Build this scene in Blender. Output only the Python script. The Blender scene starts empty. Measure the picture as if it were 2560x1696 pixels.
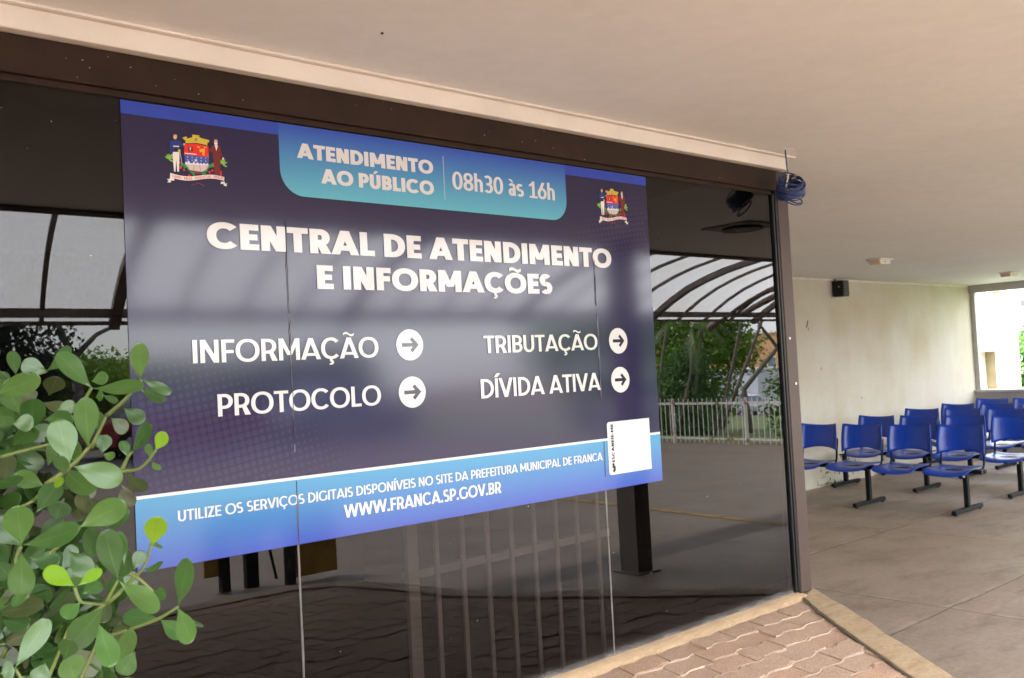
import bpy, bmesh, math, random
from mathutils import Vector as V, Matrix, noise, geometry
R = math.radians
scene = bpy.context.scene
COL = scene.collection

# ------------------------------------------------------------------ camera, sky, sun, exposure
cd = bpy.data.cameras.new('camera')
cam = bpy.data.objects.new('camera', cd); COL.objects.link(cam); scene.camera = cam
cr, cu, cf = (0.75076744, -0.65856848, -0.0513401), (0.01551628, -0.06011817, 0.99807066), (0.66038435, 0.75011557, 0.03491623)
cam.matrix_world = Matrix(((cr[0], cu[0], -cf[0], 0), (cr[1], cu[1], -cf[1], 0), (cr[2], cu[2], -cf[2], 1.54), (0, 0, 0, 1)))
cd.sensor_width = 36; cd.lens = 33.28; cd.clip_start = .05; cd.clip_end = 600
cd.dof.use_dof = True; cd.dof.focus_distance = 2.5; cd.dof.aperture_fstop = 12

SUN_EL, SUN_AZ = R(58), R(215)          # azimuth measured clockwise from +y
world = bpy.data.worlds.new('World'); scene.world = world; world.use_nodes = True
wn = world.node_tree; bg = wn.nodes['Background']
sky = wn.nodes.new('ShaderNodeTexSky'); sky.sky_type = 'NISHITA'; sky.sun_disc = False
sky.sun_elevation = SUN_EL; sky.sun_rotation = SUN_AZ; sky.air_density = 1.0; sky.dust_density = 1.5; sky.ozone_density = 1.0
wtc = wn.nodes.new('ShaderNodeTexCoord'); wns = wn.nodes.new('ShaderNodeTexNoise'); wns.inputs['Scale'].default_value = 2.2; wns.inputs['Detail'].default_value = 7
wmp = wn.nodes.new('ShaderNodeMapping'); wmp.inputs['Scale'].default_value = (1, 1, 2.2); wn.links.new(wtc.outputs['Generated'], wmp.inputs[0]); wn.links.new(wmp.outputs[0], wns.inputs['Vector'])
wrp = wn.nodes.new('ShaderNodeValToRGB'); wrp.color_ramp.elements[0].position = .36; wrp.color_ramp.elements[0].color = (.35,.35,.35,1); wrp.color_ramp.elements[1].position = .58; wn.links.new(wns.outputs[0], wrp.inputs[0])
wmx = wn.nodes.new('ShaderNodeMix'); wmx.data_type = 'RGBA'; wn.links.new(wrp.outputs[0], wmx.inputs[0]); wn.links.new(sky.outputs[0], wmx.inputs[6]); wmx.inputs[7].default_value = (4.4, 4.5, 4.7, 1)   # broken cloud over the clear sky
wn.links.new(wmx.outputs[2], bg.inputs[0]); bg.inputs[1].default_value = .15
sd = bpy.data.lights.new('sun', 'SUN'); sd.energy = 2.0; sd.angle = R(7); sd.color = (1, .975, .94)
sun = bpy.data.objects.new('sun', sd); COL.objects.link(sun)
sdir = V((math.sin(SUN_AZ) * math.cos(SUN_EL), math.cos(SUN_AZ) * math.cos(SUN_EL), math.sin(SUN_EL)))
sun.rotation_euler = sdir.to_track_quat('Z', 'Y').to_euler()
scene.view_settings.view_transform = 'Standard'; scene.view_settings.look = 'None'
scene.view_settings.exposure = 3.9; scene.view_settings.gamma = 1
scene.cycles.max_bounces = 12; scene.cycles.diffuse_bounces = 7; scene.cycles.glossy_bounces = 5
scene.cycles.transparent_max_bounces = 16; scene.cycles.transmission_bounces = 6
scene.cycles.use_denoising = True; scene.cycles.sample_clamp_indirect = 12
scene.cycles.caustics_reflective = False; scene.cycles.caustics_refractive = False

# ------------------------------------------------------------------ helpers
class MB:
    def __init__(s): s.v = []; s.f = []; s.mi = []; s.uv = None
    def add(s, vs, fs, m=0):
        o = len(s.v); s.v += [tuple(p) for p in vs]; s.f += [tuple(i + o for i in f) for f in fs]; s.mi += [m] * len(fs); return s
    def box(s, a, b, m=0):
        x0, y0, z0 = a; x1, y1, z1 = b
        return s.add([(x0,y0,z0),(x1,y0,z0),(x1,y1,z0),(x0,y1,z0),(x0,y0,z1),(x1,y0,z1),(x1,y1,z1),(x0,y1,z1)],
              [(0,3,2,1),(4,5,6,7),(0,1,5,4),(1,2,6,5),(2,3,7,6),(3,0,4,7)], m)
    def prism(s, poly, ax, t0, t1, m=0):
        # poly: 2-D outline in the two axes other than ax
        n = len(poly)
        def P(p, t):
            return {0:(t,p[0],p[1]), 1:(p[0],t,p[1]), 2:(p[0],p[1],t)}[ax]
        vs = [P(p, t0) for p in poly] + [P(p, t1) for p in poly]
        fs = [tuple(range(n))[::-1], tuple(range(n, 2*n))] + [(i, (i+1)%n, n+(i+1)%n, n+i) for i in range(n)]
        return s.add(vs, fs, m)
    def tube(s, pts, r, n=8, m=0, cap=True):
        pts = [V(p) for p in pts]; rs = r if isinstance(r, (list, tuple)) else [r]*len(pts)
        rings = []; up = None
        for i, p in enumerate(pts):
            d = (pts[min(i+1, len(pts)-1)] - pts[max(i-1, 0)]).normalized()
            if up is None:
                up = d.orthogonal().normalized()
            up = (up - d*up.dot(d)); up = up.normalized() if up.length > 1e-6 else d.orthogonal().normalized()
            w = d.cross(up)
            rings.append([p + (up*math.cos(2*math.pi*k/n) + w*math.sin(2*math.pi*k/n))*rs[i] for k in range(n)])
        vs = [q for ring in rings for q in ring]; fs = []
        for i in range(len(pts)-1):
            for k in range(n):
                a, b = i*n+k, i*n+(k+1)%n; fs.append((a, b, b+n, a+n))
        if cap: fs += [tuple(range(n))[::-1], tuple(range((len(pts)-1)*n, len(pts)*n))]
        return s.add(vs, fs, m)
    def grid(s, fn, nu, nv, m=0):
        vs = [fn(i/nu, j/nv) for j in range(nv+1) for i in range(nu+1)]
        fs = [(j*(nu+1)+i, j*(nu+1)+i+1, (j+1)*(nu+1)+i+1, (j+1)*(nu+1)+i) for j in range(nv) for i in range(nu)]
        return s.add(vs, fs, m)
    def build(s, name, mats, parent=None, smooth=False, bevel=0, solid=0, seg=2):
        me = bpy.data.meshes.new(name); me.from_pydata(s.v, [], s.f); me.update()
        if not isinstance(mats, (list, tuple)): mats = [mats]
        for m in mats: me.materials.append(m)
        if len(mats) > 1: me.polygons.foreach_set('material_index', s.mi)
        if smooth: me.polygons.foreach_set('use_smooth', [True]*len(me.polygons))
        o = bpy.data.objects.new(name, me); COL.objects.link(o)
        if parent: o.parent = parent
        if solid:
            md = o.modifiers.new('s', 'SOLIDIFY'); md.thickness = solid; md.offset = 0
        if bevel:
            md = o.modifiers.new('b', 'BEVEL'); md.width = bevel; md.segments = seg; md.limit_method = 'ANGLE'; md.harden_normals = False
        return o

def tag(o, label=None, cat=None, group=None, kind=None):
    if label: o['label'] = label
    if cat: o['category'] = cat
    if group: o['group'] = group
    if kind: o['kind'] = kind
    return o
def thing(name, label, cat, loc=(0,0,0), rz=0, group=None):
    o = bpy.data.objects.new(name, None); COL.objects.link(o); o.location = loc; o.rotation_euler = (0,0,rz); o.empty_display_size = .1
    return tag(o, label, cat, group)
def copy_tree(o, parent=None):
    c = o.copy(); COL.objects.link(c); c.parent = parent
    for ch in [x for x in scene.objects if x.parent == o]: copy_tree(ch, c)
    return c

# ------------------------------------------------------------------ materials
def nodes(name):
    m = bpy.data.materials.new(name); m.use_nodes = True
    nt = m.node_tree; return m, nt, nt.nodes['Principled BSDF']
def N(nt, t, **kw):
    n = nt.nodes.new(t)
    for k, v in kw.items():
        if k.startswith('i_'):
            key = k[2:]; key = int(key) if key.isdigit() else key
            n.inputs[key].default_value = v
        else: setattr(n, k, v)
    return n
def mix(nt, fac, a, b, blend='MIX'):
    n = nt.nodes.new('ShaderNodeMix'); n.data_type = 'RGBA'; n.blend_type = blend
    for sock, val in ((n.inputs[0], fac), (n.inputs[6], a), (n.inputs[7], b)):
        if hasattr(val, 'is_linked'): nt.links.new(val, sock)
        else: sock.default_value = val if not isinstance(val, tuple) else (*val[:3], 1)
    return n.outputs[2]
def ramp(nt, src, stops):
    n = nt.nodes.new('ShaderNodeValToRGB'); e = n.color_ramp.elements
    while len(e) < len(stops): e.new(.5)
    for el, (p, c) in zip(e, stops):
        el.position = p; el.color = (*(c if isinstance(c, tuple) else (c, c, c)), 1)
    nt.links.new(src, n.inputs[0]); return n.outputs[0]
def noise_tex(nt, scale, detail=4, vec=None, rough=.55, stretch=None):
    tc = nt.nodes.new('ShaderNodeTexCoord'); src = tc.outputs['Object']
    if stretch:
        mp = nt.nodes.new('ShaderNodeMapping'); mp.inputs['Scale'].default_value = stretch; nt.links.new(src, mp.inputs[0]); src = mp.outputs[0]
    n = N(nt, 'ShaderNodeTexNoise', i_Scale=scale, i_Detail=detail, i_Roughness=rough); nt.links.new(src, n.inputs['Vector']); return n.outputs['Fac']
def mat(name, col, rough=.5, var=.12, scale=8, bump=0, bscale=None, metal=0, spec=.5, stretch=None):
    m, nt, b = nodes(name)
    b.inputs['Roughness'].default_value = rough; b.inputs['Metallic'].default_value = metal; b.inputs['Specular IOR Level'].default_value = spec
    if var:
        f = noise_tex(nt, scale, 5, stretch=stretch)
        lo = tuple(c*(1-var) for c in col); hi = tuple(min(1, c*(1+var)) for c in col)
        nt.links.new(ramp(nt, f, [(.3, lo), (.7, hi)]), b.inputs['Base Color'])
    else: b.inputs['Base Color'].default_value = (*col, 1)
    if bump:
        bn = nt.nodes.new('ShaderNodeBump'); bn.inputs['Strength'].default_value = bump; bn.inputs['Distance'].default_value = .02
        nt.links.new(noise_tex(nt, bscale or scale*4, 6), bn.inputs['Height']); nt.links.new(bn.outputs[0], b.inputs['Normal'])
    return m
def xyz(nt):
    tc = nt.nodes.new('ShaderNodeTexCoord'); sp = nt.nodes.new('ShaderNodeSeparateXYZ'); nt.links.new(tc.outputs['Object'], sp.inputs[0]); return sp.outputs
def M(nt, op, a, b=None, c=None):
    n = nt.nodes.new('ShaderNodeMath'); n.operation = op
    for i, v in enumerate((a, b, c)):
        if v is None: continue
        if hasattr(v, 'is_linked'): nt.links.new(v, n.inputs[i])
        else: n.inputs[i].default_value = v
    return n.outputs[0]

# painted plaster ceiling with faint blotches
def ceiling_mat():
    m, nt, b = nodes('painted_soffit'); b.inputs['Roughness'].default_value = .75
    f = noise_tex(nt, .9, 5, rough=.6); g = noise_tex(nt, 14, 6)
    c = ramp(nt, f, [(.3, (.70, .69, .675)), (.7, (.78, .77, .755))])
    c = mix(nt, .25, c, ramp(nt, g, [(.35, (.66, .65, .63)), (.65, (.79, .78, .765))]))
    nt.links.new(c, b.inputs['Base Color'])
    bn = N(nt, 'ShaderNodeBump', i_Strength=.08, i_Distance=.02); nt.links.new(noise_tex(nt, 3, 6), bn.inputs['Height']); nt.links.new(bn.outputs[0], b.inputs['Normal'])
    return m
def wall_mat():
    # cream wall with rain streaks, damp at the foot and patched areas
    m, nt, b = nodes('stained_cream_wall'); b.inputs['Roughness'].default_value = .8
    x, y, z = xyz(nt)
    streak = noise_tex(nt, 1.0, 5, stretch=(3, 3, .4)); blotch = noise_tex(nt, 1.3, 5); fine = noise_tex(nt, 22, 5)
    c = ramp(nt, streak, [(.25, (.46, .43, .355)), (.7, (.53, .50, .44))])
    c = mix(nt, M(nt, 'MULTIPLY', ramp(nt, blotch, [(.42, 0.0), (.68, 1.0)]), .85), c, (.42, .36, .245))
    low = M(nt, 'MULTIPLY', M(nt, 'SMOOTH_MIN', 1, M(nt, 'MAXIMUM', M(nt, 'MULTIPLY_ADD', z, -1.3, 1.0), 0), .1), ramp(nt, noise_tex(nt, 2.6, 6), [(.4, 0.0), (.65, 1.0)]))
    c = mix(nt, M(nt, 'MULTIPLY', low, .7), c, (.42, .36, .26))
    mold = M(nt, 'MULTIPLY', ramp(nt, noise_tex(nt, 9, 8, rough=.7), [(.60, 0.0), (.645, 1.0)]), M(nt, 'MAXIMUM', M(nt, 'MULTIPLY_ADD', z, -2.4, .95), 0))
    c = mix(nt, mold, c, (.05, .05, .045))
    c = mix(nt, .15, c, ramp(nt, fine, [(.3, (.4, .375, .32)), (.7, (.56, .53, .47))]))
    nt.links.new(c, b.inputs['Base Color'])
    bn = N(nt, 'ShaderNodeBump', i_Strength=.2, i_Distance=.01); nt.links.new(noise_tex(nt, 30, 6), bn.inputs['Height']); nt.links.new(bn.outputs[0], b.inputs['Normal'])
    return m
def floor_mat(name='worn_concrete', tone=1.0):
    # worn concrete slabs with thin joints, scuffs, earth stains
    m, nt, b = nodes(name); b.inputs['Roughness'].default_value = .62
    x, y, z = xyz(nt)
    wob = M(nt, 'MULTIPLY', M(nt, 'SUBTRACT', noise_tex(nt, 2.2, 4), .5), .05)
    def joint(co, o, p, w):
        a = M(nt, 'FRACT', M(nt, 'DIVIDE', M(nt, 'SUBTRACT', M(nt, 'ADD', co, wob), o - 100*p), p))
        d = M(nt, 'MULTIPLY', M(nt, 'MINIMUM', a, M(nt, 'SUBTRACT', 1, a)), p)
        return M(nt, 'LESS_THAN', d, w)
    j = M(nt, 'MAXIMUM', joint(x, 5.64, 2.24, .0075), joint(y, 2.6, 1.5, .0075))
    jw = M(nt, 'MAXIMUM', joint(x, 5.66, 2.24, .022), joint(y, 2.62, 1.5, .022))
    c = ramp(nt, noise_tex(nt, .8, 6, rough=.62), [(.32, (.22, .160, .118)), (.68, (.285, .222, .170))])
    c = mix(nt, .45, c, ramp(nt, noise_tex(nt, 26, 7, rough=.7), [(.3, (.18, .138, .105)), (.7, (.32, .255, .20))]))
    c = mix(nt, M(nt, 'MULTIPLY', jw, ramp(nt, noise_tex(nt, 5, 3), [(.45, 0.0), (.6, .4)])), c, (.42, .36, .30))
    c = mix(nt, M(nt, 'MULTIPLY', ramp(nt, noise_tex(nt, 3.2, 6, rough=.7, stretch=(.35, 1.6, 1)), [(.55, 0.0), (.70, 1.0)]), .5), c, (.36, .27, .20))
    c = mix(nt, M(nt, 'MULTIPLY', ramp(nt, noise_tex(nt, 1.7, 6, rough=.75, stretch=(1, 2.2, 1)), [(.50, 0.0), (.70, 1.0)]), .75), c, (.125, .092, .07))
    c = mix(nt, M(nt, 'MULTIPLY', ramp(nt, noise_tex(nt, 14, 3, stretch=(.6, 1.8, 1)), [(.72, 0.0), (.76, 1.0)]), .8), c, (.06, .05, .045))
    c = mix(nt, M(nt, 'MULTIPLY', j, ramp(nt, noise_tex(nt, 4, 4), [(.3, .45), (.6, .95)])), c, (.09, .07, .055))
    if tone != 1: c = mix(nt, 1.0, c, (tone, tone*.94, tone*.87), 'MULTIPLY')
    nt.links.new(c, b.inputs['Base Color'])
    nt.links.new(ramp(nt, noise_tex(nt, 1.5, 5), [(.3, .5), (.7, .75)]), b.inputs['Roughness'])
    bn = N(nt, 'ShaderNodeBump', i_Strength=.25, i_Distance=.006); nt.links.new(noise_tex(nt, 40, 6), bn.inputs['Height']); nt.links.new(bn.outputs[0], b.inputs['Normal'])
    return m
def paver_mat():
    m, nt, b = nodes('clay_paver'); b.inputs['Roughness'].default_value = .85
    geo = nt.nodes.new('ShaderNodeNewGeometry')
    c = ramp(nt, geo.outputs['Random Per Island'], [(0, (.44, .275, .18)), (.35, (.49, .325, .225)), (.7, (.46, .30, .19)), (.9, (.52, .28, .165)), (1, (.45, .31, .225))])
    c = mix(nt, .5, c, ramp(nt, noise_tex(nt, 7, 6, rough=.65), [(.3, (.40, .265, .185)), (.7, (.53, .37, .26))]))
    c = mix(nt, M(nt, 'MULTIPLY', ramp(nt, noise_tex(nt, 170, 3), [(.42, 1.0), (.5, 0.0)]), .45), c, (.17, .11, .08))
    c = mix(nt, M(nt, 'MULTIPLY', ramp(nt, noise_tex(nt, 240, 2), [(.58, 0.0), (.64, 1.0)]), .4), c, (.58, .46, .38))
    nt.links.new(c, b.inputs['Base Color'])
    bn = N(nt, 'ShaderNodeBump', i_Strength=1.0, i_Distance=.006); nt.links.new(noise_tex(nt, 150, 4), bn.inputs['Height']); nt.links.new(bn.outputs[0], b.inputs['Normal'])
    return m
def stone_mat():
    m, nt, b = nodes('sandstone_coping'); b.inputs['Roughness'].default_value = .7
    f = noise_tex(nt, 5.0, 7, rough=.65, stretch=(1, 2.6, 1)); g = noise_tex(nt, 60, 5)
    c = ramp(nt, f, [(.25, (.20, .125, .06)), (.42, (.36, .235, .125)), (.56, (.42, .305, .18)), (.7, (.25, .15, .07))])
    c = mix(nt, .3, c, ramp(nt, g, [(.3, (.24, .175, .105)), (.7, (.50, .41, .29))]))
    nt.links.new(c, b.inputs['Base Color'])
    bn = N(nt, 'ShaderNodeBump', i_Strength=.5, i_Distance=.01); nt.links.new(noise_tex(nt, 20, 7), bn.inputs['Height']); nt.links.new(bn.outputs[0], b.inputs['Normal'])
    return m
def glass_mat():
    # dark tinted pane: mirror-like Fresnel reflection over a smoked, mostly absorbing body, with dust and specks
    m, nt, b = nodes('smoked_glass'); out = nt.nodes['Material Output']
    fr = N(nt, 'ShaderNodeFresnel', i_IOR=1.46); tr = N(nt, 'ShaderNodeBsdfTransparent', i_Color=(.21, .20, .20, 1)); gl = N(nt, 'ShaderNodeBsdfGlossy', i_Roughness=0.0)
    gl.inputs['Color'].default_value = (1, 1, 1, 1)
    bn = N(nt, 'ShaderNodeBump', i_Strength=.012, i_Distance=.02); nt.links.new(noise_tex(nt, 1.6, 1), bn.inputs['Height']); nt.links.new(bn.outputs[0], gl.inputs['Normal'])
    s = nt.nodes.new('ShaderNodeMixShader'); nt.links.new(fr.outputs[0], s.inputs[0]); nt.links.new(tr.outputs[0], s.inputs[1]); nt.links.new(gl.outputs[0], s.inputs[2])
    x, y, z = xyz(nt)
    dust = nt.nodes.new('ShaderNodeBsdfDiffuse'); dust.inputs['Color'].default_value = (.62, .60, .58, 1)
    spk = ramp(nt, noise_tex(nt, 55, 2), [(.775, 0.0), (.79, .6)])
    fine = M(nt, 'MULTIPLY', ramp(nt, noise_tex(nt, 150, 2), [(.68, 0.0), (.74, 1.0)]), M(nt, 'MULTIPLY', M(nt, 'MAXIMUM', M(nt, 'MULTIPLY_ADD', z, -.5, 1.0), .18), .14))
    foot = M(nt, 'POWER', M(nt, 'MINIMUM', M(nt, 'MAXIMUM', M(nt, 'MULTIPLY_ADD', M(nt, 'SUBTRACT', z, .465), -20.0, 1.0), 0), 1), 2.2)
    foot = M(nt, 'MULTIPLY', foot, ramp(nt, noise_tex(nt, 12, 5), [(.3, .10), (.7, .36)]))
    film = M(nt, 'MULTIPLY', ramp(nt, noise_tex(nt, 1.5, 5, stretch=(3, 1, .5)), [(.3, 0.0), (.75, 1.0)]), .002)
    d = M(nt, 'MINIMUM', M(nt, 'ADD', M(nt, 'ADD', spk, fine), M(nt, 'ADD', foot, film)), .9)
    s2 = nt.nodes.new('ShaderNodeMixShader'); nt.links.new(d, s2.inputs[0]); nt.links.new(s.outputs[0], s2.inputs[1]); nt.links.new(dust.outputs[0], s2.inputs[2])
    nt.links.new(s2.outputs[0], out.inputs['Surface']); return m
def vinyl(name, col, rough=.10, grad=None):
    # printed self-adhesive film; grad = (z0, col0, z1, col1) for the two blended print colours
    m, nt, b = nodes(name); b.inputs['Roughness'].default_value = rough; b.inputs['IOR'].default_value = 1.47
    if grad:
        x, y, z = xyz(nt)
        t = M(nt, 'DIVIDE', M(nt, 'SUBTRACT', z, grad[0]), grad[2]-grad[0])
        nt.links.new(ramp(nt, t, [(0, grad[1]), (1, grad[3])]), b.inputs['Base Color'])
    else: b.inputs['Base Color'].default_value = (*col, 1)
    return m
def leaf_mat(name, cols, rough=.30, trans=.15, vein=True):
    m, nt, b = nodes(name); out = nt.nodes['Material Output']
    geo = nt.nodes.new('ShaderNodeNewGeometry')
    c = ramp(nt, geo.outputs['Random Per Island'], [(i/(len(cols)-1), k) for i, k in enumerate(cols)])
    if vein:
        uv = nt.nodes.new('ShaderNodeUVMap'); sp = nt.nodes.new('ShaderNodeSeparateXYZ'); nt.links.new(uv.outputs[0], sp.inputs[0])
        s = M(nt, 'ABSOLUTE', M(nt, 'SUBTRACT', sp.outputs[0], .5))
        rib = M(nt, 'LESS_THAN', s, M(nt, 'MULTIPLY_ADD', sp.outputs[1], -.035, .04))
        w = nt.nodes.new('ShaderNodeTexWave'); w.inputs['Scale'].default_value = 5; w.inputs['Distortion'].default_value = 1.5
        cb = nt.nodes.new('ShaderNodeCombineXYZ'); nt.links.new(M(nt, 'SUBTRACT', sp.outputs[1], M(nt, 'MULTIPLY', s, 1.3)), cb.inputs[0]); nt.links.new(cb.outputs[0], w.inputs[0])
        c = mix(nt, M(nt, 'MULTIPLY', w.outputs['Fac'], .16), c, tuple(k*1.7 for k in cols[1]))
        c = mix(nt, M(nt, 'MULTIPLY', rib, .3), c, (.14, .20, .06))
        c = mix(nt, M(nt, 'MULTIPLY', ramp(nt, noise_tex(nt, 45, 5), [(.55, 0.0), (.75, 1.0)]), .25), c, tuple(k*.55 for k in cols[0]))
    c = mix(nt, M(nt, 'MULTIPLY', geo.outputs['Backfacing'], .35), c, tuple(min(1, k*1.6) for k in cols[0]))
    nt.links.new(c, b.inputs['Base Color']); b.inputs['Roughness'].default_value = rough
    t = nt.nodes.new('ShaderNodeBsdfTranslucent'); nt.links.new(c, t.inputs[0])
    s_ = nt.nodes.new('ShaderNodeMixShader'); s_.inputs[0].default_value = trans
    nt.links.new(b.outputs[0], s_.inputs[1]); nt.links.new(t.outputs[0], s_.inputs[2]); nt.links.new(s_.outputs[0], out.inputs['Surface'])
    return m
def canopy_mat():
    m, nt, b = nodes('polycarbonate_sheet'); out = nt.nodes['Material Output']
    t = nt.nodes.new('ShaderNodeBsdfTranslucent'); d = nt.nodes.new('ShaderNodeBsdfDiffuse')
    g = ramp(nt, noise_tex(nt, 70, 4, stretch=(1, .3, .3)), [(.3, (.58, .58, .565)), (.6, (.68, .68, .68))])
    g = mix(nt, M(nt, 'MULTIPLY', ramp(nt, noise_tex(nt, 1.2, 5), [(.5, 0.0), (.75, 1.0)]), .5), g, (.56, .50, .41))
    nt.links.new(g, t.inputs[0]); nt.links.new(g, d.inputs[0])
    s = nt.nodes.new('ShaderNodeMixShader'); s.inputs[0].default_value = .18
    nt.links.new(t.outputs[0], s.inputs[1]); nt.links.new(d.outputs[0], s.inputs[2]); nt.links.new(s.outputs[0], out.inputs['Surface']); return m

m_ceil = ceiling_mat(); m_wall = wall_mat(); m_floor = floor_mat(); m_yard = floor_mat('shade_toned_concrete', .5); m_paver = paver_mat(); m_stone = stone_mat(); m_glass = glass_mat(); m_can = canopy_mat()
m_sand = mat('joint_sand', (.50, .365, .27), .95, .15, 30, .6, 220)
m_mortar = mat('cement_strip', (.46, .315, .185), .85, .2, 5, .4, 60)
m_white_paint = mat('cream_white_paint', (.63, .575, .52), .6, .06, 5, .06, 40)
m_bronze = mat('bronze_aluminium', (.024, .013, .008), .6, .2, 9, .02, 40, spec=.12)
m_post = mat('brown_anodised_post', (.048, .029, .022), .5, .12, 6, .02, 60, spec=.3)
m_gasket = mat('black_rubber', (.005, .005, .005), .4, 0, spec=.3)
m_seal = mat('silicone_seal', (.11, .10, .09), .45, .2, 30)
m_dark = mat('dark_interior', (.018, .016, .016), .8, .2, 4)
m_black = mat('black_painted_steel', (.0045, .0045, .005), .55, .2, 20, spec=.18)
m_chair = mat('blue_plastic', (.005, .042, .33), .30, .05, 10, .04, 30)
m_greyframe = mat('grey_painted_steel', (.40, .39, .38), .5, .08, 6)
m_plaster = mat('outdoor_white_plaster', (.80, .79, .75), .85, .08, 2, .2, 30)
m_lowwall = mat('grey_plaster', (.34, .31, .265), .8, .12, 4, .2, 30)

# ------------------------------------------------------------------ setting: ground, ceiling, walls
GY = 2.45                                  # plane of the glass front
BED = .462                                 # top of the raised paved bed
tag(MB().add([(-400,-400,0),(14.9,-400,0),(14.9,400,0),(-400,400,0),(90,-400,-4.3),(90,400,-4.3),(500,-400,-4.3),(500,400,-4.3)], [(0,1,2,3),(1,4,5,2),(4,6,7,5)]).build('ground', mat('earth_ground', (.16, .12, .08), .95, .3, .5)), kind='structure')
SLOPE = lambda x: -4.3*(x-14.9)/75.1
tag(MB().add([(-12,-.1,.004),(14.75,-.1,.004),(14.75,6.2,.004),(-12,6.2,.004)], [(0,1,2,3)]).build('concrete_floor', m_floor), kind='structure')
tag(MB().add([(-12,-14,.004),(14.75,-14,.004),(14.75,-.1,.004),(-12,-.1,.004)], [(0,1,2,3)]).build('yard', m_yard), kind='structure')  # same concrete as the hall, its tone halved to stand in for shade
tag(MB().add([(14.9,-90,.01),(56,-90,SLOPE(56)+.01),(56,60,SLOPE(56)+.01),(14.9,60,.01)], [(0,1,2,3)]).build('lawn', mat('patchy_lawn', (.10, .13, .035), .9, .5, 1.2)), kind='structure')
tag(MB().add([(54,-120,SLOPE(54)+.03),(66,-120,SLOPE(66)+.03),(66,60,SLOPE(66)+.03),(54,60,SLOPE(54)+.03)], [(0,1,2,3)]).build('street', mat('street_asphalt', (.12, .115, .11), .85, .15, 3)), kind='structure')
tag(MB().add([(-30,-20.5,.018),(14.8,-20.5,.018),(14.8,-14.05,.018),(-30,-14.05,.018)], [(0,1,2,3)]).build('road', mat('parking_asphalt', (.10, .097, .095), .85, .2, 3)), kind='structure')
c = MB().box((-9,-.1,2.47), (14.72,6.3,2.75)); tag(c.build('ceiling', m_ceil), kind='structure')
# worn yellow parking stripe
ys = MB()
random.seed(3); yy = -3.35
while yy < -.12:
    d = random.uniform(.2, .5); xa = 7.62 - .08*yy; ys.add([(xa-.055,yy,.009),(xa+.055,yy,.009),(xa+.055-.08*d,yy+d,.009),(xa-.055-.08*d,yy+d,.009)], [(0,1,2,3)]); yy += d + random.uniform(.0, .03)
tag(ys.build('yellow_line', mat('worn_yellow_paint', (.20, .125, .03), .8, .5, 12)), kind='structure')

# long cream wall behind the seats, its thin edge trim
w = thing('back_wall', 'long cream rendered wall with damp streaks behind the blue seats', 'wall', (0,0,0))
MB().box((3.95,6.05,0), (14.42,6.25,2.47)).build('wall', m_wall, w)
MB().box((3.97,6.03,2.448), (14.35,6.05,2.47)).build('trim', mat('pale_trim', (.62, .58, .52), .7), w)
MB().box((14.42,6.05,0), (14.58,6.25,2.36)).build('corner_pier', m_wall, w)
sp = MB(); random.seed(8)
for (px, pz, r) in ((9.95,1.93,.02),(9.97,1.86,.012),(10.2,1.4,.008),(11.1,1.0,.008)):
    for k in range(5):
        a = random.uniform(0, 6.28); cx, cz = px+random.gauss(0,r*.6), pz+random.gauss(0,r)
        sp.add([(cx+r*random.uniform(.4,1)*math.cos(q*1.047+a), 6.048, cz+r*random.uniform(.5,1)*math.sin(q*1.047+a)) for q in range(6)], [tuple(range(6))])
sp.build('rust_mark', mat('rust_mark', (.09, .06, .035), .9, .3, 40), w)
mo = MB()
for i in range(160):
    cx, cz = random.choice(((10.62,.30,.09),(10.62,.22,.07),(10.50,.15,.09),(10.86,.27,.05),(10.15,.1,.12),(11.6,.3,.3)))[:2]; s_ = .09
    px, pz = cx+random.gauss(0,s_), max(.03, cz+random.gauss(0,s_*.8)); r = random.uniform(.004,.02); a = random.uniform(0,6.28)
    mo.add([(px+r*random.uniform(.4,1)*math.cos(q*1.047+a), 6.0485-i*2e-6, pz+1.3*r*random.uniform(.4,1)*math.sin(q*1.047+a)) for q in range(6)], [tuple(range(6))])
mo.build('mould_patch', mat('black_mould', (.05, .045, .035), .95, .3, 60), w)
# window wall at the end of the hall
w = thing('window_wall', 'low grey parapet and steel window frame at the bright end of the hall', 'window')
MB().box((14.42,.6,0), (14.58,6.05,.89)).build('parapet', m_lowwall, w)
MB().box((14.36,.6,.89), (14.62,6.05,.925)).build('sill', mat('pale_sill', (.42,.40,.36), .6), w, bevel=.006)
h = MB().box((14.40,.3,2.36), (14.60,6.05,2.468)); h.box((14.385,.3,2.40),(14.40,6.05,2.425)); h.build('head_beam', m_greyframe, w)
MB().box((14.44,5.985,.925), (14.50,6.045,2.36)).build('frame', m_greyframe, w)

# raised paved bed in front of the glass, its stone coping
KO = [(3.965,2.47),(3.70,2.13),(3.53,1.93),(3.13,1.44),(2.93,1.12),(2.82,.72),(2.68,.40),(2.42,.24),(1.9,.22),(.8,.25),(-4.5,.25)]
def offset_in(P, d):
    out = []
    for i, p in enumerate(P):
        a = V(P[max(i-1,0)]); b = V(P[min(i+1,len(P)-1)]); t = (b-a).normalized(); n = V((-t.y, t.x))   # left of travel
        if n.dot(V((0,2.0))-V(p)) < 0: n = -n
        out.append(tuple(V(p)+n*d))
    return out
KI = offset_in(KO, .135); KI[0] = (3.76, 2.39); KI[-1] = (-4.5, .385)
bed = MB(); poly = [(p[0], p[1]) for p in offset_in(KO, .02)] + [(-4.5, 2.47)]
bed.prism(poly, 2, 0, BED-.005); tag(bed.build('planting_bed', m_sand), kind='structure')
k = MB(); n = len(KO)
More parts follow.
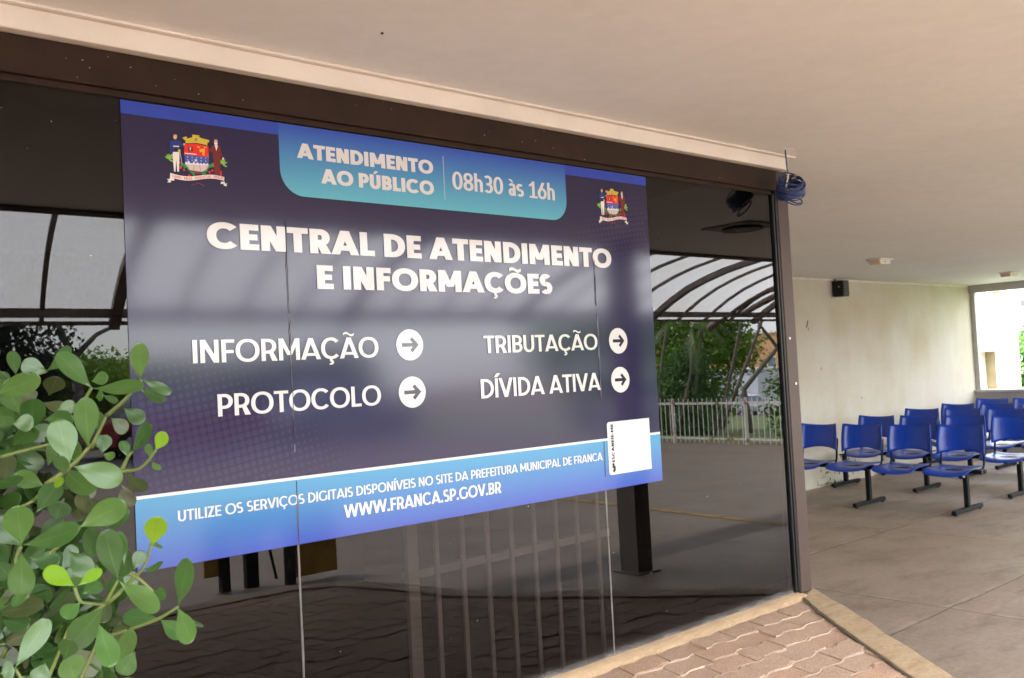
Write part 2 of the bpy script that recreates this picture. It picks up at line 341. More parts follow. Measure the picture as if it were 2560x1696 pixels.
def refine(P, m=6):
    out = []
    for a, b in zip(P[:-1], P[1:]):
        for i in range(m): out.append((a[0]+(b[0]-a[0])*i/m, a[1]+(b[1]-a[1])*i/m))
    return out + [P[-1]]
KOr, KIr = refine(KO), refine(KI)
random.seed(5)
KOr = [(x+random.uniform(-.004,.004), y+random.uniform(-.004,.004)) for x, y in KOr]; KIr = [(x+random.uniform(-.004,.004), y+random.uniform(-.004,.004)) for x, y in KIr]
n = len(KOr); vs = []
for i in range(n):
    dz = .004*noise.noise(V((KOr[i][0]*4, KOr[i][1]*4, 0)))
    vs += [(*KOr[i], BED-.06), (*KOr[i], BED+.004+dz), (*KIr[i], BED+.006+dz), (*KIr[i], BED-.06)]
fs = [(i*4+a, i*4+4+a, i*4+4+(a+1)%4, i*4+(a+1)%4) for i in range(n-1) for a in range(4)] + [(0,1,2,3), tuple(4*n-4+q for q in (3,2,1,0))]
k.add(vs, fs);
tag(k.build('stone_coping', m_stone, bevel=.006), 'tan sandstone coping edging the paved bed down to the floor', 'coping')
sj_ = MB(); vs = []  # dark strip coloured as the shadow in the gap between coping and pavers
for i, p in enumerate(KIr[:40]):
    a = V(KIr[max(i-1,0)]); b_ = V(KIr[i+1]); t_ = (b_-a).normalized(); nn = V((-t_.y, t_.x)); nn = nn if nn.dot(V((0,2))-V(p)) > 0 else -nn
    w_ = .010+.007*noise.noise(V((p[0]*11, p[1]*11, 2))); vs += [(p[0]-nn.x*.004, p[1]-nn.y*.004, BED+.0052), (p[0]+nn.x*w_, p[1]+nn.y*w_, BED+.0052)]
sj_.add(vs, [(i*2, i*2+1, i*2+3, i*2+2) for i in range(39)]); tag(sj_.build('gap_shadow', mat('gap_shadow_brown', (.085,.065,.04), .95, .35, 40)), kind='structure')
MBr = MB(); n = len(KO); pr = offset_in(KO, .012)
for i in range(n-1): MBr.add([(*pr[i],.004),(*pr[i+1],.004),(*pr[i+1],BED-.06),(*pr[i],BED-.06)], [(0,1,2,3)])
tag(MBr.build('retaining_wall', mat('rough_plaster', (.36,.29,.22), .9, .15, 5, .3, 40), solid=.01), 'low rendered retaining wall under the sandstone coping', 'wall')
ms = MB(); random.seed(2)
xs = [3.80 - i*.08 for i in range(105)]
vs = []
for x in xs:
    vs += [(x, GY+.01, BED+.012), (x, GY-.055+random.uniform(-.006,.006), BED+.010), (x, GY-.085+random.uniform(-.008,.008), BED-.012)]
fs = [(i*3+a, i*3+a+1, i*3+4+a, i*3+3+a) for i in range(len(xs)-1) for a in (0,1)]
ms.add(vs, fs); tag(ms.build('cement_strip', m_mortar, smooth=True), kind='structure')
# wavy interlocking pavers
def xk(y):                                  # outer line of the coping at a given y
    for (x0,y0),(x1,y1) in zip(KO[:-1], KO[1:]):
        if y1 <= y <= y0: return x0+(x1-x0)*(y0-y)/(y0-y1)
    return KO[0][0] if y > 2.4 else 1.9
random.seed(11); pv = MB(); row = 0; yc = 2.318
while yc > .40:
    def wave(x, yb): return yb + .0085*math.sin(2*math.pi*(x-3.53)/.15) + .003*math.sin(2*math.pi*(x)/.075)
    x = 3.9 - (row % 2)*.1 - random.uniform(0,.01)
    while x > -1.2:
        L = .197; g = .0035; top, bot = yc+.056-g, yc-.056+g; z = BED + random.uniform(-.003,.002); tl = random.uniform(-.0015,.0015)
        ptsT = []; ptsB = []
        for i in range(9):
            xx = x - g - (L-2*g)*i/8
            ptsT.append((xx, wave(xx, top))); ptsB.append((xx-.030, wave(xx-.030, bot)))
        outl = ptsT + ptsB[::-1]
        outl = [(min(px, xk(min(max(py,.25),2.4))-.05), py) for px, py in outl]
        if max(p[0] for p in outl) - min(p[0] for p in outl) > .03 and min(p[0] for p in outl) < xk(yc)-.08 and (yc > .46 or max(p[0] for p in outl) < 2.3):
            cx = sum(p[0] for p in outl)/18; cy = sum(p[1] for p in outl)/18
            ins = [(cx+(px-cx)*.965, cy+(py-cy)*.93) for px, py in outl]
            vs = [(px, py, BED-.03) for px, py in outl] + [(px, py, z-.0028) for px, py in outl] + [(px, py, z + tl*(px-cx)*20) for px, py in ins]
            fs = [(a*18+i, a*18+(i+1)%18, a*18+18+(i+1)%18, a*18+18+i) for a in (0,1) for i in range(18)] + [tuple(range(36,54))]
            pv.add(vs, fs)
        x -= L
    yc -= .112; row += 1
tag(pv.build('paving', m_paver, smooth=False), kind='structure')
# raised sand in the running joints
sj = MB(); yb = 2.318-.056; r_ = 0
while yb > .5:
    vs = []; xs = [3.85-.03*i for i in range(150)]
    for x in xs:
        x2 = min(x, xk(yb)-.06); w = .0075+.004*noise.noise(V((x*9, yb*7, 3))); h = BED-.001+.0025*noise.noise(V((x*14, yb*3, 9))); yw = wave(x2, yb)
        vs += [(x2, yw+w, h-.008), (x2, yw+w*.35, h+.001), (x2, yw-w*.35, h+.001), (x2, yw-w, h-.008)]
    sj.add(vs, [(i*4+a, i*4+a+1, i*4+5+a, i*4+4+a) for i in range(len(xs)-1) for a in range(3)]); yb -= .112
tag(sj.build('joint_sand', m_sand, smooth=True), kind='structure')

# ------------------------------------------------------------------ glass front
gp = thing('glass_partition', 'dark smoked glass front in a bronze frame that carries the blue sign', 'glass front', (0,0,0))
edges = [-3.78, -2.506, -1.234, .038, 1.31, 2.582, 3.785]
for a, b in zip(edges[:-1], edges[1:]):
    pn = MB().add([(a+.003,GY,BED+.012),(b-.003,GY,BED+.012),(b-.003,GY,2.305),(a+.003,GY,2.305)], [(0,1,2,3)]).build('glass_pane', m_glass, gp)
sl = []
random.seed(6)
for x in edges[1:-1]:
    s_ = MB(); vs = []
    zs = [BED+.012+i*.06 for i in range(31)]
    for z in zs:
        ww = .0034+random.uniform(-.0008,.001); xo = random.uniform(-.0006,.0006); vs += [(x-ww+xo,GY+.001,z),(x-ww*.5+xo,GY-.003,z),(x+ww*.5+xo,GY-.003,z),(x+ww+xo,GY+.001,z)]
    s_.add(vs, [(i*4+a, i*4+a+1, i*4+5+a, i*4+4+a) for i in range(len(zs)-1) for a in range(3)]); s_.build('silicone_seam', m_seal, gp, smooth=True)
hd = MB(); hd.box((-3.9,GY-.02,2.312),(3.813,GY+.06,2.406)); hd.box((-3.9,GY-.008,2.294),(3.785,GY+.05,2.312)); hd.build('header_rail', m_bronze, gp, bevel=.003)
ps = MB(); ps.box((3.814,GY-.02,BED+.006),(3.900,GY+.06,2.406)); ps.build('corner_post', m_post, gp, bevel=.004)
gk = MB(); gk.box((3.785,GY-.012,BED+.012),(3.796,GY+.03,2.30)); gk.box((3.80,GY-.016,BED+.012),(3.813,GY+.03,2.312)); gk.build('gasket', m_gasket, gp, bevel=.003)
ir = MB().box((3.796,GY-.004,BED+.012),(3.80,GY+.03,2.30)); ir.build('glazing_bead', mat('dark_bead', (.02,.018,.016), .4, .1, 20), gp)
for (x, z) in ((3.868,1.42),(3.84,1.63)):
    MB().tube([(x,GY-.0205,z),(x,GY-.024,z)], .006, 10).build('screw', mat('screw_head', (.6,.58,.55), .4, 0, metal=.6), gp)
sc = MB()
for i in range(30):                          # chips and paint flecks on the header
    x = random.uniform(.5,3.7); z = random.uniform(2.315,2.404); r = random.uniform(.0008,.002)
    sc.add([(x+r*random.uniform(.5,1.6)*math.cos(q*1.257), GY-.0207, z+r*random.uniform(.4,1)*math.sin(q*1.257)) for q in range(5)], [(0,1,2,3,4)])
sc.build('paint_fleck', mat('white_fleck', (.5,.47,.43), .8, 0), gp)
# plaster strip along the head of the glass, with a rough lower edge where the paint ran onto the frame
st = MB(); st.box((-3.9,GY-.05,2.408),(3.868,GY+.07,2.470)); st.box((-3.9,GY-.075,2.4615),(3.90,GY-.05,2.4705))
tag(st.build('plaster_strip', m_white_paint, bevel=.004), 'cream painted plaster strip above the dark glass front', 'trim')
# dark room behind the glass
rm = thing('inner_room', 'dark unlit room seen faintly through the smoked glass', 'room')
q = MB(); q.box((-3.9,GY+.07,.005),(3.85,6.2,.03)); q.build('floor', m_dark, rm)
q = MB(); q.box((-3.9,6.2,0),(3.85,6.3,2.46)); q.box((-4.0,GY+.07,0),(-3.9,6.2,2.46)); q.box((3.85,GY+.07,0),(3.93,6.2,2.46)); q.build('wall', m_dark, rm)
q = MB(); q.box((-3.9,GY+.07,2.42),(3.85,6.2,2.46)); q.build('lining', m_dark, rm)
rl = thing('indoor_railing', 'pale slatted railing standing just behind the smoked glass', 'railing', (1.87,GY+.3,.03))
m_rail = mat('beige_paint', (.66,.52,.45), .6, .1, 8)
MB().box((0,-.02,.812),(1.02,.02,.840)).build('rail', m_rail, rl)
MB().box((0,-.02,1.33),(1.02,.02,1.37)).build('rail', m_rail, rl)
for i in range(8): MB().box((.114+i*.117,-.031,.0),(.131+i*.117,-.021,1.4)).build('slat', m_rail, rl)
MB().box((-.01,-.04,.0),(.035,-.0205,1.45)).build('post', m_rail, rl)
kb = thing('left_wall', 'plain cream wall beyond the glass front', 'wall'); MB().box((-4.2,GY-.02,0),(-4.0,6.25,2.47)).build('wall', m_wall, kb); MB().box((-9,GY-.02,0),(-4.2,GY+.2,2.47)).build('side_panel', m_wall, kb)

# ------------------------------------------------------------------ information sign (printed film on the glass)
SX, SZ = .858, 1.083; SW, SH = 2.049, 1.2075
def _arc(cx, cy, rx, ry, w, h, a0, a1, n=None):
    n = n or max(4, int(abs(a1-a0)/9)); out = []
    pts = []
    for i in range(n+1):
        a = R(a0+(a1-a0)*i/n); ca, sa = math.cos(a), math.sin(a)
        e = .92; f = lambda v: math.copysign(abs(v)**e, v)
        pts.append(((cx+rx*f(ca), cy+ry*f(sa)), (cx+(rx-w)*f(ca), cy+(ry-h)*f(sa))))
    for (o0, i0), (o1, i1) in zip(pts[:-1], pts[1:]): out.append([o0, o1, i1, i0])
    return out
def _r(x0, y0, x1, y1): return [(x0,y0),(x1,y0),(x1,y1),(x0,y1)]
def _d(x0, xr, y0, y1, w, h, xc=None):
    ry = (y1-y0)/2; xc = xc if xc is not None else max(x0+w*.6, xr-ry*1.05)
    return [_r(x0,y1-h,xc,y1), _r(x0,y0,xc,y0+h)] + _arc(xc, (y0+y1)/2, xr-xc, ry, w, h, -90, 90)
def _para(xb, xt, y0, y1, w): return [(xb,y0),(xb+w,y0),(xt+w,y1),(xt,y1)]
def glyph(ch, w, h, wd):
    # outlines of one letter: cap height 1, stem w, bar h, general width factor wd -> (polygons, advance)
    o = .012; sb = .055
    def fin(p, W, l=sb, r=sb):
        l, r = l*.62-.003, r*.62-.003
        return [[(x+l, y) for x, y in q] for q in p], W+l+r
    base = {'Ç':'C','Ã':'A','Õ':'O','Ú':'U','Í':'I','à':'a'}.get(ch)
    if base:
        P, A = glyph(base, w, h, wd); P = list(P); c = A/2; top = 1.06 if ch != 'à' else .80
        if ch == 'Ç':
            c += .02; P += [[(c-.03,.04),(c+.09,.04),(c+.05,-.08),(c-.07,-.08)]] + _arc(c-.03, -.165, .15, .115, .10, .085, 95, -110)
        elif ch in 'ÃÕ':
            pts = []
            for i in range(13):
                t = i/12; x = c-.29*wd+.58*wd*t; pts.append((x, top+.10+.055*math.sin(t*2*math.pi)))
            for (xa,ya),(xb,yb) in zip(pts[:-1],pts[1:]): P.append([(xa,ya-h*.33),(xb,yb-h*.33),(xb,yb+h*.33),(xa,ya+h*.33)])
        elif ch in 'ÚÍ': P.append([(c-.12,top),(c+.05,top),(c+.24,top+.2),(c+.02,top+.2)])
        else: P.append([(c-.02,top),(c+.10,top),(c-.04,top+.17),(c-.24,top+.17)])
        return P, A
    if ch == ' ': return [], .30
    if ch == '.': return fin([_r(0,0,w*1.12,w*1.05)], w*1.12, .05, .05)
    if ch == '-': return fin([_r(0,.33,.34,.33+h)], .34)
    if ch == '·': return fin([_r(0,.42,.14,.56)], .14, .14, .14)
    v = w*1.1
    if ch == 'A':
        W = .94*wd+w*.3; m = W/2; return fin([_para(0,m-v*.52,0,1,v), _para(W-v,m-v*.48,0,1,v), _r(W*.2,.17,W*.8,.17+h*.92)], W, -.01, -.01)
    if ch == 'B':
        W = .70*wd; return fin([_r(0,0,w,1)] + _d(w*.5, W*.96, .5-h*.46, 1, w, h) + _d(w*.5, W, 0, .5+h*.46, w, h), W, .085, .04)
    if ch == 'C': rx = .52*wd; return fin(_arc(rx,.5,rx,.5+o,w,h,42,318), rx*1.84, .04, .02)
    if ch == 'D': W = .84*wd; return fin([_r(0,0,w,1)] + _d(w*.5, W, 0, 1, w, h), W, .085, .04)
    if ch in 'EFL':
        W = {'E':.60,'F':.58,'L':.56}[ch]*wd; p = [_r(0,0,w,1)]
        if ch != 'F': p.append(_r(w*.5,0,W,h))
        if ch != 'L': p += [_r(w*.5,1-h,W*.985,1), _r(w*.5,.5-h*.5,W*.92,.5+h*.5)] if ch == 'E' else [_r(w*.5,1-h,W,1), _r(w*.5,.40,W*.93,.40+h)]
        return fin(p, W, .085, .03)
    if ch == 'G':
        rx = .53*wd; W = rx*1.86; return fin(_arc(rx,.5,rx,.5+o,w,h,42,322) + [_r(W-w*.95,.1,W,.53), ], W, .04, .06)
    if ch == 'I': return fin([_r(0,0,w,1)], w, .085, .085)
    if ch == 'M':
        W = .98*wd+w*.2; m = W/2; return fin([_r(0,0,w,1), _r(W-w,0,W,1), [(m-v*.5,.24),(m+v*.36,.24),(v*1.02,1),(0,1)], [(m-v*.36,.24),(m+v*.5,.24),(W,1),(W-v*1.02,1)]], W, .085, .085)
    if ch == 'N': W = .80*wd; return fin([_r(0,0,w,1), _r(W-w,0,W,1), [(W-v*1.05,0),(W,0),(v*1.05,1),(0,1)]], W, .085, .085)
    if ch == 'O': rx = .545*wd; return fin(_arc(rx,.5,rx,.5+o,w,h,0,360,44), rx*2, .04, .04)
    if ch == '0': rx = .345*wd; return fin(_arc(rx,.5,rx,.5+o,w,h,0,360,36), rx*2, .04, .04)
    if ch == 'P': W = .70*wd; return fin([_r(0,0,w,1)] + _d(w*.5, W, .33, 1, w, h), W, .085, .02)
    if ch == 'R': W = .71*wd; return fin([_r(0,0,w,1)] + _d(w*.5, W, .33, 1, w, h) + [[(W-w*1.12,0),(W+.04,0),(W*.78,.40),(W*.78-w*1.08,.40)]], W+.04, .085, .01)
    if ch in 'Ss3':
        k = 1 if ch != 's' else .74; rx = (.325 if ch != 's' else .27)*wd/1; hh = h; ry = (.5+hh/2)/2*k
        if ch == 's': ry = (k+hh)/4
        T = k+o; B = -o
        ryu = (T-B+hh)/4
        if ch == '3': p = _arc(rx*.95,T-ryu,rx*.95,ryu,w,hh,140,-90) + _arc(rx,B+ryu,rx,ryu,w,hh,90,-145) + [_r(rx*.6,.5-hh/2,rx,.5+hh/2)]
        else: p = _arc(rx*.98,T-ryu,rx*.98,ryu,w,hh,38,270) + _arc(rx*1.02,B+ryu,rx*1.02,ryu,w,hh,90,-142)
        return fin(p, rx*2, .035, .035)
    if ch == 'T': W = .72*wd; return fin([_r(0,1-h,W,1), _r(W/2-w/2,0,W/2+w/2,1-h*.5)], W, .015, .015)
    if ch == 'U': W = .76*wd; return fin([_r(0,.36,w,1), _r(W-w,.36,W,1)] + _arc(W/2,.37,W/2,.37+o,w,h,180,360), W, .08, .08)
    if ch == 'V': W = .90*wd+w*.2; m = W/2; return fin([_para(m-v*.52,0,0,1,v), _para(m-v*.48,W-v,0,1,v)], W, -.01, -.01)
    if ch == 'W':
        W = 1.36*wd+w*.2; a, m, d = W*.27, W*.5, W*.73; v2 = v*.96
        return fin([_para(a-v2*.5,0,0,1,v2), _para(a-v2*.5,m-v2*.5,0,1,v2), _para(d-v2*.5,m-v2*.5,0,1,v2), _para(d-v2*.5,W-v2,0,1,v2)], W, 0, 0)
    if ch == 'Z': W = .66*wd; return fin([_r(0,0,W,h), _r(0,1-h,W,1), [(0,h*.4),(w*1.25,h*.4),(W,1-h*.4),(W-w*1.25,1-h*.4)]], W, .04, .04)
    if ch == '8': rx = .34*wd; return fin(_arc(rx,.745,rx*.92,.265,w*.92,h*.92,0,360,30) + _arc(rx,.265,rx,.275,w,h,0,360,30), rx*2, .035, .035)
    if ch == '1': return fin([_r(.20,0,.20+w,1), [(0,.76),(.05,.66),(.20+w*.6,.84),(.20+w*.6,1)], _r(.03,0,.38+w,h*.85)], .41+w*.7, .04, .04)
    if ch == '6':
        rx = .345*wd; return fin(_arc(rx,.33,rx,.342,w,h,0,360,34) + [[(0,.36),(w*1.05,.36),(rx*1.30+w*.6,1),(rx*1.30-w*.55,1)]], rx*2, .03, .03)
    if ch == 'h': W = .58*wd; return fin([_r(0,0,w,1.05), _r(W-w,0,W,.46)] + _arc(W/2,.45,W/2,.29,w,h,0,150), W, .075, .06)
    if ch == 'a':
        rx = .26*wd; W = rx*2; return fin(_arc(rx,.5,rx,.245,w,h,0,155) + [_r(W-w,0,W,.5)] + _arc(rx*.92,.215,rx*.92,.225,w,h*.9,0,360,26), W, .03, .06)
    raise ValueError(ch)
_gc = {}
def glyph_mesh(ch, w, h, wd):
    key = (ch, w, h, wd)
    if key in _gc: return _gc[key]
    P, A = glyph(ch, w, h, wd)
    if not P: _gc[key] = ([], [], A); return _gc[key]
    vs = []; fs = []
    for q in P:
        a = sum(q[i][0]*q[(i+1)%len(q)][1]-q[(i+1)%len(q)][0]*q[i][1] for i in range(len(q)))
        if abs(a) < 1e-7: continue
        if a < 0: q = q[::-1]
        fs.append(tuple(range(len(vs), len(vs)+len(q)))); vs += [V(p) for p in q]
    r = geometry.delaunay_2d_cdt(vs, [], fs, 0, 1e-5)
    F = [f for f, s in zip(r[2], r[5]) if s]
    _gc[key] = ([(p.x, p.y) for p in r[0]], F, A); return _gc[key]
LAY = lambda k: GY - .0035 - k*.0004
sign = thing('information_sign', 'big navy and blue printed sign stuck on the dark glass front, CENTRAL DE ATENDIMENTO', 'sign', (SX, GY, SZ))
LY = lambda k: -.0035 - k*.0004
def flat(poly, k, mb):
    return mb.add([(x, LY(k), z) for x, z in poly], [tuple(range(len(poly)))])
def write(txt, x0, x1, z0, cap, style, m, k=5, parent=None, rot=False, name='lettering', mapf=None):
    w, h, wd = {'heavy':(.285,.232,1.0), 'bold':(.168,.138,.84), 'mid':(.185,.152,.84)}[style]
    mb = MB(); x = 0; parts = []
    for ch in txt:
        vs, fs, A = glyph_mesh(ch, w, h, wd); parts.append((x, vs, fs)); x += A
    sx = (x1-x0)/x
    for ox, vs, fs in parts:
        if not fs: continue
        P = []
        for px, py in vs:
            a, b = x0+(ox+px)*sx, z0+py*cap
            if rot: a, b = z0-py*cap, x0+(ox+px)*sx
            if mapf: a, b = mapf(x0+(ox+px)*sx, py*cap)
            P.append((a, LY(k), b))
        mb.add(P, fs)
    return mb.build(name, m, parent or sign)
m_navy = vinyl('navy_print', (.016, .013, .048)); m_band = vinyl('royal_print', (.022, .050, .33)); m_ink = vinyl('white_print', (.535, .54, .545))
m_tab = vinyl('tab_print', 0, grad=(.99, (.095, .37, .46), 1.2, (.025, .070, .35))); m_foot = vinyl('footer_print', 0, grad=(.0, (.042, .070, .32), .185, (.060, .245, .41)))
m_dots = vinyl('dot_print', (.026, .022, .060)); m_dark_ink = vinyl('dark_print', (.018, .016, .03))
pm = MB().box((0,-.0032,0),(SW,-.0006,SH)); pm.build('panel', m_navy, sign)
mb = MB(); flat([(0,1.172),(SW,1.172),(SW,SH-.0005),(0,SH-.0005)], 1, mb); mb.build('top_band', m_band, sign)
def rrect(x0, z0, x1, z1, rs, n=10):
    # rs: radii bl, br, tr, tl
    out = []
    for (cx, cz, r, a0) in ((x0,z0,rs[0],180),(x1,z0,rs[1],270),(x1,z1,rs[2],0),(x0,z1,rs[3],90)):
        if r == 0: out.append((cx, cz)); continue
        ccx = cx+r if cx == x0 else cx-r; ccz = cz+r if cz == z0 else cz-r
        out += [(ccx+r*math.cos(R(a0+90*i/n)), ccz+r*math.sin(R(a0+90*i/n))) for i in range(n+1)]
    return out
mb = MB(); flat(rrect(.443,.999,1.596,SH-.0005,(.075,.075,0,0)), 2, mb); mb.build('header_tab', m_tab, sign)
mb = MB(); flat([(0,.0005),(SW,.0005),(SW,.183),(0,.183)], 1, mb); mb.build('footer_band', m_foot, sign)
mb = MB(); flat([(0,.183),(SW,.183),(SW,.1915),(0,.1915)], 2, mb); mb.build('white_stripe', m_ink, sign)
mb = MB()
for i in range(24): flat([(1.0325,1.034+i*.006),(1.035,1.034+i*.006),(1.035,1.0378+i*.006),(1.0325,1.0378+i*.006)], 4, mb)
mb.build('dashed_divider', m_ink, sign)
# halftone dot fields
def dots(fn, name, org, ang, step, nu, nv):
    mb = MB(); ca, sa = math.cos(R(ang)), math.sin(R(ang))
    for i in range(nu):
        for j in range(nv):
            a, b = i*step, j*step; x, z = org[0]+a*ca-b*sa, org[1]+a*sa+b*ca; r = fn(x, z)*step*.5
            if r < step*.06 or not (.004+r < x < SW-.004-r and .194+r < z < 1.17-r): continue
            mb.add([(x+r*math.cos(q*.6283), LY(1), z+r*math.sin(q*.6283)) for q in range(10)], [tuple(range(10))])
    mb.build(name, m_dots, sign)
dots(lambda x, z: max(0, min(.98, 1.05-abs(z-.36+.22*x)*3.3-max(0,x-.28)*2.0)), 'halftone_dots', (-.05,.12), 9, .0205, 40, 26)
dots(lambda x, z: max(0, min(.95, .95-abs(z-.98-.15*(x-1.8))*4.2-max(0,1.82-x)*2.6)), 'halftone_dots', (1.45,.66), 9, .0205, 40, 34)
write('ATENDIMENTO', .499, .992, 1.1115, .0445, 'heavy', m_ink); write('AO PÚBLICO', .575, .991, 1.0435, .0445, 'heavy', m_ink)
write('08h30 às 16h', 1.066, 1.539, 1.071, .059, 'bold', m_ink)
write('CENTRAL DE ATENDIMENTO', .214, 1.822, .834, .072, 'heavy', m_ink); write('E INFORMAÇÕES', .542, 1.500, .7295, .070, 'heavy', m_ink)
write('INFORMAÇÃO', .160, .750, .5235, .062, 'bold', m_ink); write('PROTOCOLO', .224, .751, .378, .060, 'bold', m_ink)
write('TRIBUTAÇÃO', 1.166, 1.720, .5245, .059, 'bold', m_ink); write('DÍVIDA ATIVA', 1.141, 1.722, .374, .0645, 'bold', m_ink)
write('UTILIZE OS SERVIÇOS DIGITAIS DISPONÍVEIS NO SITE DA PREFEITURA MUNICIPAL DE FRANCA', .106, 1.712, .1135, .0285, 'bold', m_ink)
write('WWW.FRANCA.SP.GOV.BR', .602, 1.212, .0535, .0385, 'mid', m_ink)
for (x, z) in ((.866,.5590),(.867,.4105),(1.834,.5555),(1.834,.4070)):
    mb = MB(); flat([(x+.0515*math.cos(q*.19635), z+.0490*math.sin(q*.19635)) for q in range(32)], 4, mb); bd = mb.build('arrow_badge', m_ink, sign)
    ar = MB(); t = .0060; a = .031
    for q in ([(x-a,z-t),(x+a*.8,z-t),(x+a*.8,z+t),(x-a,z+t)],): flat(q, 5, ar)
    tp = x+a+.003; t2 = .0005
    for sg in (1, -1): flat([(tp,z),(tp-.025,z+sg*.0245),(tp-.0335,z+sg*.0162),(tp-.0172,z)], 5.6, ar)
    ar.build('arrow', m_dark_ink, bd)
mb = MB(); flat(rrect(1.745,.053,1.9865,.251,(.012,0,0,.012)), 4, mb); cp = mb.build('code_card', m_ink, sign)
tag(cp, 'blank white card with small vertical words')
write('ESCANEIE-ME', .098, .243, 1.778, .014, 'heavy', m_dark_ink, 5, sign, rot=True)
hp = MB(); flat([(1.764,.066),(1.772,.060),(1.781,.070),(1.781,.083),(1.776,.086),(1.770,.078)], 5, hp); flat(rrect(1.763,.078,1.775,.096,(.002,.002,.002,.002),3), 5.4, hp); hp.build('hand_icon', m_dark_ink, sign)
# coat of arms, drawn flat in colours
def C(x, y): return (.0001426*x-5.7e-06*y+.0794, 1.59e-05*x-.0001397*y+1.1690)
INK = {n: vinyl('crest_'+n, c) for n, c in dict(gold=(.47,.36,.045), red=(.60,.025,.02), blue=(.03,.075,.36), grey=(.50,.44,.42), white=(.62,.61,.60), maroon=(.13,.02,.02), green=(.02,.20,.06), lime=(.17,.38,.06), skin=(.58,.33,.21), hair=(.08,.05,.03), coat=(.018,.035,.17), black=(.012,.012,.014), rust=(.18,.03,.025)).items()}
def ell(cx, cy, rx, ry, a=0, n=12):
    return [(cx+rx*math.cos(i*2*math.pi/n)*math.cos(a)-ry*math.sin(i*2*math.pi/n)*math.sin(a), cy+rx*math.cos(i*2*math.pi/n)*math.sin(a)+ry*math.sin(i*2*math.pi/n)*math.cos(a)) for i in range(n)]
def leafp(cx, cy, L, W, a): return [(cx+L*t*math.cos(a)-W*s*math.sin(a), cy+L*t*math.sin(a)+W*s*math.cos(a)) for t, s in ((-.5,0),(-.2,.5),(.15,.45),(.5,0),(.15,-.45),(-.2,-.5))]
def crest(place):
    par = MB(); flat([place(*p) for p in [(612,500),(850,480),(1085,530),(1090,910),(1050,985),(960,1025),(840,1010),(720,990),(650,900)]], 3, par)
    root = par.build('crest', INK['grey'], sign)
    lay = {}
    def put(part, ink, poly, k):
        side = ('L' if sum(p[0] for p in poly)/len(poly) < 850 else 'R') if part in ('supporter','branch') else ''
        mb, _ = lay.setdefault((part, ink, side), (MB(), ink)); flat([place(*p) for p in poly], k, mb)
    put('shield_field','rust',[(720,990),(840,1010),(960,1025),(1040,1015),(960,1060),(860,1068),(770,1040)],2.6)
    put('shield_field','red',[(612,492),(850,478),(1085,530),(1085,742),(850,715),(612,690)],3.4)
    put('shield_field','blue',[(612,690),(850,715),(1085,742),(1090,905),(850,880),(625,860)],3.4)
    put('shield_field','black',[(690,530),(770,535),(775,625),(690,620)],3.8); put('shield_field','grey',[(715,545),(745,547),(742,610),(718,608)],4.2)
    put('shield_field','white',[(618,655),(850,678),(850,694),(618,672)],3.8)
    put('shield_field','gold',[(905,585),(960,580),(1015,570),(1010,640),(1000,715),(960,690),(975,640),(915,640)],3.8)
    for x in (890,1020): put('shield_field','gold',[(x-32,528),(x+32,540),(x+20,558),(x-20,552)],3.8)
    for i in range(5):
        for j in range(2): put('star','gold',ell(678+88*i,737+55*j+7*i,13,13),3.8)
    sky_ = [(632,880)]
    rr = random.Random(4)
    for i in range(26): sky_.append((632+i*17.8, 850+i*1.6-rr.choice((0,10,26,44))))
    sky_ += [(1085,905)]; put('skyline','white',sky_,3.8); put('skyline','white',[(815,775),(835,780),(835,830),(815,825)],4.2); put('skyline','white',[(845,780),(860,782),(860,830),(845,828)],4.2)
    for x0, x1 in ((675,700),(805,790),(905,930),(1060,1045)): put('shield_line','black',[(x0-3,885),(x0+3,885),(x1+3,1000),(x1-3,1000)],3.8)
    put('crown','gold',[(630,470),(640,420),(585,380),(590,352),(660,340),(668,380),(770,352),(770,300),(905,312),(905,350),(1000,385),(1010,380),(1100,405),(1095,445),(1065,450),(1060,520),(1020,495),(850,462),(690,470)],3.4)
    put('crown','black',ell(840,395,22,26),3.8); put('crown','white',ell(840,395,10,14),4.2)
    rr = random.Random(2)
    for i in range(26):
        t = i/25; x = 560+270*t; y = 880+250*t-60*math.sin(t*3.1); a = rr.uniform(-.6,1.6)
        put('branch','green',leafp(x,y+rr.uniform(-30,30),75,34,a),2.2+.02*i); x = 1180-240*t
        put('branch','green',leafp(x,y+rr.uniform(-10,50),75,34,math.pi-a),2.2+.02*i)
    for x, y in ((545,945),(610,985),(710,1095),(525,850),(1110,1035),(1165,1005),(1025,1120),(1190,905)): put('berry','red',ell(x,y,22,22),3.0)
    for (x, y, s) in ((330,780,1),(1380,880,-1)):
        for a in (-2.6,-2.1,-1.6,-1.1,-.4,.5): put('branch','lime',leafp(x+45*math.cos(a),y+60*math.sin(a),120,34,a),2.0+a*.05)
    # supporter on the left: blue tunic, white trousers
    put('supporter','white',[(395,640),(520,640),(520,760),(512,1020),(480,1020),(462,780),(445,1020),(420,1015),(395,760)],3.2)
    put('supporter','coat',[(345,430),(430,405),(540,430),(600,520),(590,560),(520,510),(520,620),(450,540),(400,640),(385,560),(375,660),(345,650),(330,540)],3.6)
    put('supporter','white',[(400,520),(515,525),(512,545),(402,540)],4.0); put('supporter','skin',ell(438,345,34,52),4.0); put('supporter','hair',[(398,345),(400,295),(445,285),(485,305),(484,345),(470,310),(415,308)],4.4)
    put('supporter','skin',ell(385,705,16,26),3.8); put('supporter','skin',ell(610,490,20,20),3.8); put('supporter','gold',ell(515,615,28,28),4.0); put('supporter','grey',[(525,640),(535,640),(575,880),(566,880)],3.8)
